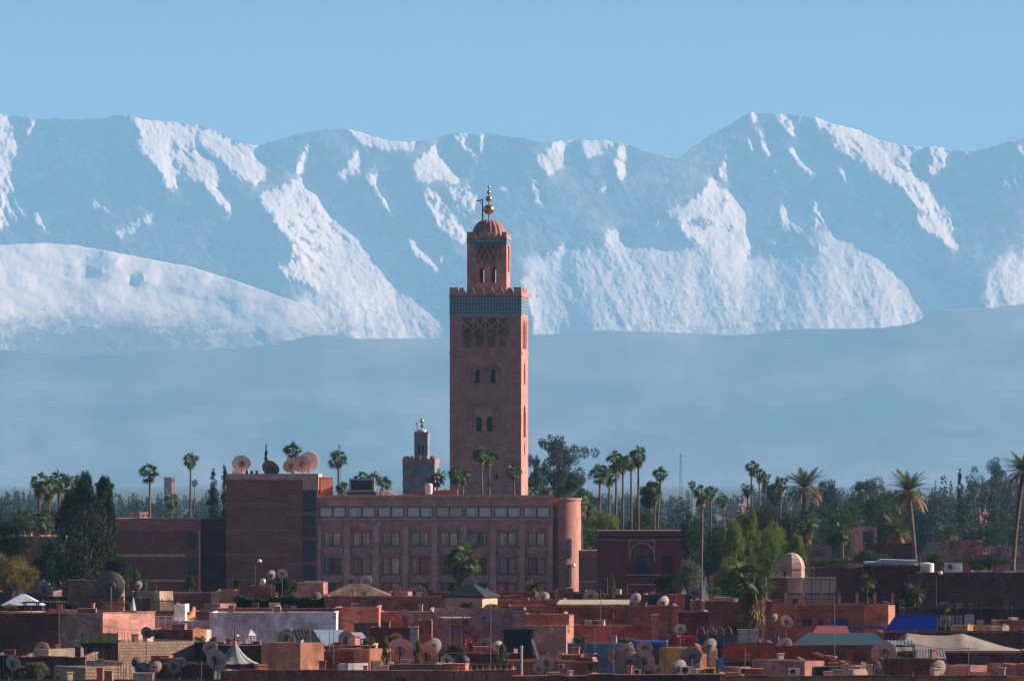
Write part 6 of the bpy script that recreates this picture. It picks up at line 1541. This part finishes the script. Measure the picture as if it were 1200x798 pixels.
sloped('cream_awning', 'long flat cream awning on the brick red house', 'awning', ((652, 737, 708.5), (656, 738, 703)), 508, 4, .05, plaster('cream sheet', (.40, .34, .22), var=.1), None, 0, 1.0)
sloped('blue_tarpaulin', 'bright ultramarine tarpaulin roof left of the long wine dark wall', 'tarpaulin', ((1034, 1098, 742), (1050, 1098, 720.5)), 505, 6, .04, plain('ultramarine tarpaulin', (.002, .010, .12), .95, 0, 0.02), None, 0, 1.2)
sloped('blue_tarpaulin', 'small leaning blue tarpaulin piece in front of the railed terrace house', 'tarpaulin', ((979, 990, 736), (972, 982, 726)), 512, 1.5, .04, plain('ultramarine tarpaulin', (.002, .010, .12), .95, 0, 0.02))
sloped('blue_tarpaulin', 'narrow dark blue strip between the two blue tarpaulins', 'tarpaulin', ((988, 1036, 736), (988, 1036, 733.5)), 510, 2, .04, plain('navy tarpaulin', (.004, .012, .08), .95, 0, 0.02))
sloped('red_awning', 'rounded dull red awning above the teal roof', 'awning', ((952, 996, 742), (958, 992, 733.5)), 490, 2.5, .05, plain('dull red canvas', (.22, .035, .025), .8), None, 0, .8)
sloped('corrugated_roof', 'teal corrugated roof with framed skylights below the red awning', 'roof', ((928, 1042, 756), (946, 1024, 742)), 452, 6, .05, plain('teal sheet', (.03, .065, .085), .8, 0, .1), plain('teal frame', (.06, .11, .12), .5), 0, 1.0)
sloped('corrugated_roof', 'grey sheet canopy on poles right of the large tan dish', 'canopy', ((1036, 1072, 756), (1038, 1070, 751)), 425, 3, .05, plain('grey sheet', (.20, .22, .23), .5), IRON, 8, 1.6)
sloped('corrugated_roof', 'pale corrugated box cover under the beige tent', 'roof', ((1073, 1109, 773), (1074, 1106, 761)), 412, 2, .05, plain('weathered sheet', (.26, .25, .24), .6), None, 10, .9)
# beige tent with two peaks
t = thing('big_tent', 'large beige canvas tent with two peaks at lower right', 'tent', (wx(1040, 470), 462, 0)); ox = wx(1040, 470); Yt = 462
cx_ = [1036, 1050, 1062, 1085, 1108, 1128, 1150, 1176, 1206]; tops = [758, 750, 741.5, 744, 744.5, 742, 749, 757, 763]; bots = [763, 763, 763, 763, 763, 763, 764, 766, 770]
gridx = np.linspace(0, 8, 49); V = []; rows = 7
for j in range(rows):
    tt = j/(rows-1)
    for gxv in gridx:
        px = np.interp(gxv, range(9), cx_); tp = np.interp(gxv, range(9), tops); bt = np.interp(gxv, range(9), bots); Y = Yt + 5.5*tt
        s_ = tt**.75; py = bt*(1-s_) + tp*s_ + 1.0*math.sin(gxv*6.0)*(1-tt)*tt*1.4
        V.append((wx(px, Y)-ox, Y-Yt, wz(py, Y)))
m = MB(); nx_ = len(gridx); m.add(V + [(a, b, c-.03) for a, b, c in V], [(j*nx_+i, j*nx_+i+1, (j+1)*nx_+i+1, (j+1)*nx_+i) for j in range(rows-1) for i in range(nx_-1)]); m.f += []; m.build('canvas', plaster('beige canvas', (.23, .19, .15), var=.12, streak=.1, bump=0), t, True)
m = MB()
for px in (1062, 1128): m.cyl((wx(px, 467.5)-ox, 5.5, wz(775, 467)), (wx(px, 467.5)-ox, 5.5, wz(742, 467.5)), .06)
for px in (1040, 1070, 1100, 1130, 1160, 1190): m.cyl((wx(px, Yt)-ox, .1, wz(777, Yt)), (wx(px, Yt)-ox, .1, wz(763.5, Yt)), .05)
m.build('post', IRON, t)
t, u = root_at('tent_beam', 'pale horizontal timber along the front edge of the beige tent', 'beam', 1056, 764, 455); m = MB(); m.box(0, 132*u, 0, .12, -.1, .12); m.build('beam', pal('brown'), t)
# black tank, pedestals, balusters
def lathe_thing(name, label, cat, px, yb, Y, prof, mt, part='body', group=None, n=18):
    t, u = root_at(name, label, cat, px, yb, Y, 0, group); m = MB(); m.lathe([(r*u, z*u) for r, z in prof], n); m.build(part, mt, t, False); return t
lathe_thing('water_tank', 'black plastic water tank beside the white pedestals', 'water tank', 541, 784, 386, [(.01, 0), (9, 0), (9.3, 1), (9, 2), (9.3, 6), (9, 7), (9.3, 11), (9, 13), (5, 17), (2, 18), (.01, 18)], plain('black plastic', (.012, .012, .015), .5))
lathe_thing('water_tank', 'white cylindrical water tank on the red brown cube', 'water tank', 308, 686.5, 592, [(.01, 0), (3.3, 0), (3.3, 7.2), (2.6, 8.3), (.01, 8.6)], plain('white tank', (.6, .58, .56), .5))
lathe_thing('water_tank', 'white cylindrical tank on the hotel roof beside the small minaret', 'water tank', 502.5, 579, 803, [(.01, 0), (4.5, 0), (4.5, 10.5), (3.6, 12.3), (.01, 12.8)], plain('white tank', (.6, .58, .56), .5))
for k, px in enumerate((512.5, 519.5, 527)): 
    lathe_thing('pedestal', ['left', 'middle', 'right'][k] + ' of three white pedestals below the half sunk dish', 'pedestal', px, 785, 376, [(.01, 0), (1.9, 0), (1.6, 1), (1.3, 4), (1.6, 7), (2.2, 8), (2.2, 8.8), (.01, 9)], wr, group='white pedestals')
t, u = root_at('balustrade', 'low balustrade with small pale balusters below the black shed', 'balustrade', 552, 785, 378); m = MB()
for k in range(8): m.lathe([(.01, 0), (1.1*u, 0), (.6*u, 1.5*u), (1.2*u, 4*u), (.6*u, 6.5*u), (.01, 6.6*u)], 10, (k*7*u, 0, 0))
m.build('balusters', plain('pale stone', (.42, .33, .29), .8), t); m = MB(); m.box(-2*u, 52*u, -.12, .12, 6.6*u, 7.6*u); m.build('rail', pal('redbrown'), t)
t, u = root_at('grey_pipe', 'tall grey vent pipe in front of the black shed', 'pipe', 611, 792, 366); m = MB(); m.cyl((0, 0, 0), (0, 0, 34*u), 1.5*u, n=12); m.lathe([(1.9*u, 33*u), (1.9*u, 35*u), (.01, 36*u)], 12); m.build('pipe', plain('grey pipe', (.42, .40, .42), .5), t)
t, u = root_at('leaning_plank', 'white plank leaning against the red brown cube', 'plank', 631.5, 773, 425, 0); m = MB(); m.add([(-.1, 0, 0), (.1, 0, 0), (-8*u+.12, 1, 24*u), (-8*u-.1, 1, 24*u), (-.1, .06, 0), (.1, .06, 0), (-8*u+.12, 1.06, 24*u), (-8*u-.1, 1.06, 24*u)], [(0, 1, 2, 3), (7, 6, 5, 4), (0, 4, 5, 1), (1, 5, 6, 2), (2, 6, 7, 3), (3, 7, 4, 0)]); m.build('board', wr, t)
t, u = root_at('blue_tube', 'horizontal bright blue rolled tube with a white end', 'rolled tube', 744, 754, 424, 0); m = MB(); m.cyl((0, 0, 0), (37*u, 0, -.05), 4.6*u, n=16); m.build('tube', plain('blue roll', (.03, .10, .40), .5), t, False); m = MB(); m.cyl((37*u, 0, -.05), (38.5*u, 0, -.05), 4.9*u, n=16); m.build('end_cap', wr, t)
t, u = root_at('boards', 'leaning dark boards beside the brown chimney block', 'boards', 786, 748, 470); m = MB()
for k in range(4): m.cyl((-.1*k, .2*k, 0), (-13*u-.2*k, .2*k, 20*u), .07, n=5)
m.build('boards', pal('darkbrown'), t)
# teal screens with hoops
t, u = root_at('terrace_screen', 'teal mesh screens on the dark terrace', 'screen', 817.5, 760, 436)
for k in range(4): m = MB(); m.box(k*12*u+.03, (k+1)*12*u-.03, 0, .02, 0, (18-k*.6)*u); m.build('panel', plain('teal mesh %d' % (k % 2), (.04+.02*(k % 2), .13-.03*(k % 2), .15+.04*(k % 2)), .6), t)
m = MB()
for k in range(14): m.cyl((k*3.6*u, -.04, 0), (k*3.6*u, -.04, 19*u), .02, n=5)
m.build('bars', IRON, t)
for k, px in enumerate((821, 833, 843.5, 853)):
    t, u = root_at('hoop', ['leftmost', 'second', 'third', 'rightmost'][k] + ' of the four white metal hoops above the teal screens', 'hoop', px, 743, 432, 0, 'white hoops'); m = MB()
    m.tube([(4.6*u*math.cos(a), .0, 9*u*math.sin(a)) for a in [math.pi*i/10 for i in range(11)]], .028); m.build('arc', plain('dull white pipe', (.17, .15, .15), .6), t)
t, u = root_at('plastic_box', 'clear plastic covered box on the maroon wall', 'crate', 865, 753, 430); m = MB(); W = 25*u; m.box(0, W, 0, 1.2, 0, 15.5*u); m.build('cover', plain('cloudy plastic', (.30, .31, .33), .25), t)
m = MB()
for a in (0, .5, 1): m.box(W*a-.03, W*a+.03, -.03, 0, 0, 15.6*u)
m.box(0, W, -.05, -.032, 15*u, 15.7*u); m.box(0, W, -.05, -.032, 0, .6*u); m.build('frame', POLEM, t)
t, u = root_at('leaning_board', 'pale blue panel leaning beside the ochre hut', 'board', 844, 791, 372, 0); m = MB(); m.add([(0, 0, 0), (6*u, 0, 0), (4*u, .5, 20*u), (-2*u, .5, 20*u), (0, .05, 0), (6*u, .05, 0), (4*u, .55, 20*u), (-2*u, .55, 20*u)], [(0, 1, 2, 3), (7, 6, 5, 4), (0, 4, 5, 1), (1, 5, 6, 2), (2, 6, 7, 3), (3, 7, 4, 0)]); m.build('sheet', plain('pale blue sheet', (.15, .24, .34), .4), t)
def ac(px, yb, w_, Y, label, rot=0):
    t, u = root_at('air_conditioner', label, 'air conditioner', px, yb, Y, rot, 'air conditioning units'); W = w_*u; h = W*.62; m = MB(); m.box(0, W, 0, W*.4, .08, h); m.box(.05, .15, 0, W*.4, 0, .08); m.box(W-.15, W-.05, 0, W*.4, 0, .08); m.build('case', wr, t)
    m = MB(); m.lathe([(.01, 0), (h*.38, 0), (h*.38, .02), (h*.3, .03)], 18); m.xform(Matrix.Translation((W*.4, -.02, h*.54)) @ Matrix.Rotation(R(90), 4, 'X')); m.build('fan_grille', IRON, t)
ac(797, 790, 15, 368, 'air conditioner below the round dish of the rusty shed'); ac(866, 791, 14, 366, 'air conditioner in front of the maroon wall'); ac(924, 791, 13, 366, 'white framed air conditioner left of the sunlit pink fragment'); ac(742, 790, 10, 366, 'small air conditioner under the dish cluster')
ac(654, 783, 8, 372, 'small white unit left of the grey low wall')
# hotel roof plant
t, u = root_at('rooftop_unit', 'big dark louvred cooling unit on the hotel roof', 'cooling unit', 407, 583, 802); W = 34*u; m = MB(); m.box(0, W, 0, 3, 0, 7*u); m.build('plinth', FR, t); m = MB(); m.box(2*u, 32*u, .1, 2.9, 7*u, 22.5*u); m.build('case', plain('grey case', (.30, .31, .33), .5), t)
m = MB(); m.box(4.5*u, 29.5*u, .06, .1, 9*u, 20*u)
for k in range(9): m.box(4.5*u, 29.5*u, .02, .06, (9.6+k*1.2)*u, (10.1+k*1.2)*u)
m.build('louvre', plain('black louvre', (.01, .01, .012), .5), t)
lathe_thing('yellow_drum', 'yellow drum beside the cooling unit', 'drum', 446.5, 582.5, 801.5, [(.01, 0), (2.4, 0), (2.4, 7), (.01, 7.2)], plain('yellow paint', (.55, .33, .04), .5))
t, u = root_at('roof_pipes', 'bundle of sloping pale pipes on the hotel roof right of the yellow drum', 'pipes', 449, 583, 801.5); m = MB()
for k in range(3): m.cyl((0, .3*k, (10-2*k)*u), (16*u, .3*k, (2+k)*u), .11, n=6)
m.cyl((14*u, 0, 2*u), (34*u, 0, 1.5*u), .12, n=6); m.build('pipes', plain('pale lagging', (.45, .38, .33), .6), t)
for k, px in enumerate((289.5, 295, 301)):
    lathe_thing('vent_pipe', ['left', 'middle', 'right'][k] + ' of three short black vents beside the lone roof dish', 'vent', px, 555.2, 803, [(.01, 0), (1.6, 0), (1.6, 3.4), (2, 3.5), (2, 4), (.01, 4)], IRON, group='black roof vents')
t, u = root_at('roof_box', 'small white box behind the lone roof dish of the brown block', 'box', 272, 555, 804); m = MB(); m.box(0, 10*u, 0, 1, 0, 4*u); m.box(16*u, 19*u, 0, 1, 0, 7*u); m.build('case', wr, t)
# white glazed doors
t, u = root_at('glazed_partition', 'row of white framed glazed doors left of the ochre house', 'glass partition', 1101, 735.5, 520)
for (a, b) in ((0, 9), (9.5, 18), (18.5, 27), (30, 40)):
    m = MB(); m.box(a*u, b*u, .05, .1, 0, 15.5*u); f_ = m.build('panel', plain('frosted pane', (.38, .36, .40), .4), t); m = MB()
    for q in (a, (a+b)/2, b): m.box(q*u-.04, q*u+.04, 0, .05, 0, 15.6*u)
    for q in (0, 5, 10, 15): m.box(a*u, b*u, .012, .05, q*u, q*u+.06)
    m.build('frame', IRON if a < 29 else wr, f_)
# tyre and rubble
t, u = root_at('tyre', 'big green grey tyre leaning on the ochre house', 'tyre', 1190, 758, 492); m = MB(); n = 28
for i in range(n):
    a0, a1 = 2*math.pi*i/n, 2*math.pi*(i+1)/n; m.cyl((6*u*math.cos(a0), 0, 6*u+6*u*math.sin(a0)), (6*u*math.cos(a1), 0, 6*u+6*u*math.sin(a1)), 1.5*u, n=8)
m.build('tyre', plain('old rubber', (.06, .07, .05), .8), t)
for i in range(16):
    r_ = random.Random(i); px = 953+i*3.6; py = 764+i*1.3+r_.uniform(-1.5, 1.5)
    t, u = root_at('rubble_board', 'weathered board in the long rubble heap below the teal roof', 'board', px, py, 395+i*.3, r_.uniform(-30, 30), 'boards of the rubble heap'); m = MB(); L2 = r_.uniform(9, 20)*u
    m.box(0, L2, 0, r_.uniform(.15, .4), 0, .07); m.xform(Matrix.Rotation(R(r_.uniform(5, 34)), 4, 'Y')); m.build('board', [pal('beige'), pal('brown'), pal('darkbrown'), pal('orange')][i % 4], t)
for (px, py, w_, c, lb) in [(1010, 785, 9, 'beige', 'tilted cream stone block at the end of the rubble heap'), (1092, 790, 6, 'brown', 'small brown block under the tan dish at lower right')]:
    t, u = root_at('block', lb, 'stone block', px, py, 383, 15); m = MB(); m.box(0, w_*u, 0, .4, 0, .35); m.box(w_*u*.1, w_*u*.6, .05, .35, .35, .55); m.build('stone', pal(c), t)
# flowers
for (px, py) in ((547, 752), (551, 750), (555, 755), (560, 766), (569, 764), (545, 757), (572, 760)):
    t, u = root_at('red_flower', 'red flower cluster in the plants before the grey pink wall', 'flower', px, py, 427, 0, 'red flower clusters'); r_ = np.random.RandomState(int(px)); P = r_.randn(40, 3)*.11
    link(bpy.data.objects.new('petals', quads_mesh('petals', rand_quads(P, .12, r_), plain('red petals', (.5, .02, .05), .6))), t)
# laundry
for k, (px, yt, w_, Y, c, lb) in enumerate([(716, 744, 7, 436, (.35, .36, .4), 'grey cloth hanging left on the light blue wall line'), (905, 745, 8, 450, (.12, .16, .25), 'dark blue cloth hanging over the dark red wall'), (886, 748, 5, 450, (.4, .3, .28), 'pale cloth hanging beside the clear plastic box')]):
    t, u = root_at('hanging_cloth', lb, 'laundry', px, yt+9, Y); m = MB(); W = w_*u; vs = []; 
    for j in range(5):
        for i in range(9): vs.append((W*i/8, .05*math.sin(i*1.6)*(j+1)*.5, 9*u*(1-j/4)))
    m.add(vs, [(j*9+i, j*9+i+1, (j+1)*9+i+1, (j+1)*9+i) for j in range(4) for i in range(8)]); m.build('cloth', plain('cloth %d' % k, c, .9), t)

def cable(label, a, b, sag):
    p0 = Vector((wx(a[0], a[2]), a[2], wz(a[1], a[2]))); p1 = Vector((wx(b[0], b[2]), b[2], wz(b[1], b[2]))); t = thing('cable', label, 'cable', p0, 0, 'overhead cables'); m = MB()
    m.tube([(p1-p0)*(i/10) - Vector((0, 0, sag*4*(i/10)*(1-i/10))) for i in range(11)], .022, 4); m.build('wire', IRON, t)
cable('sagging cable from the maroon house mast to the dish by the pink wall', (69, 712, 410), (172, 738, 430), .5)
cable('sagging cable from the glass canopy mast to the tall central mast', (391, 722, 400), (575, 712, 398), 1.2)
cable('sagging cable from the tall central mast to the light blue wall', (575, 714, 398), (719, 724, 396), .9)
cable('long sagging cable from the light blue wall to the railed terrace', (719, 724, 396), (978, 712, 400), 1.6)
cable('sagging cable from the railed terrace mast to the lamp by the blue tarpaulin', (978, 716, 400), (1135, 760, 380), .8)
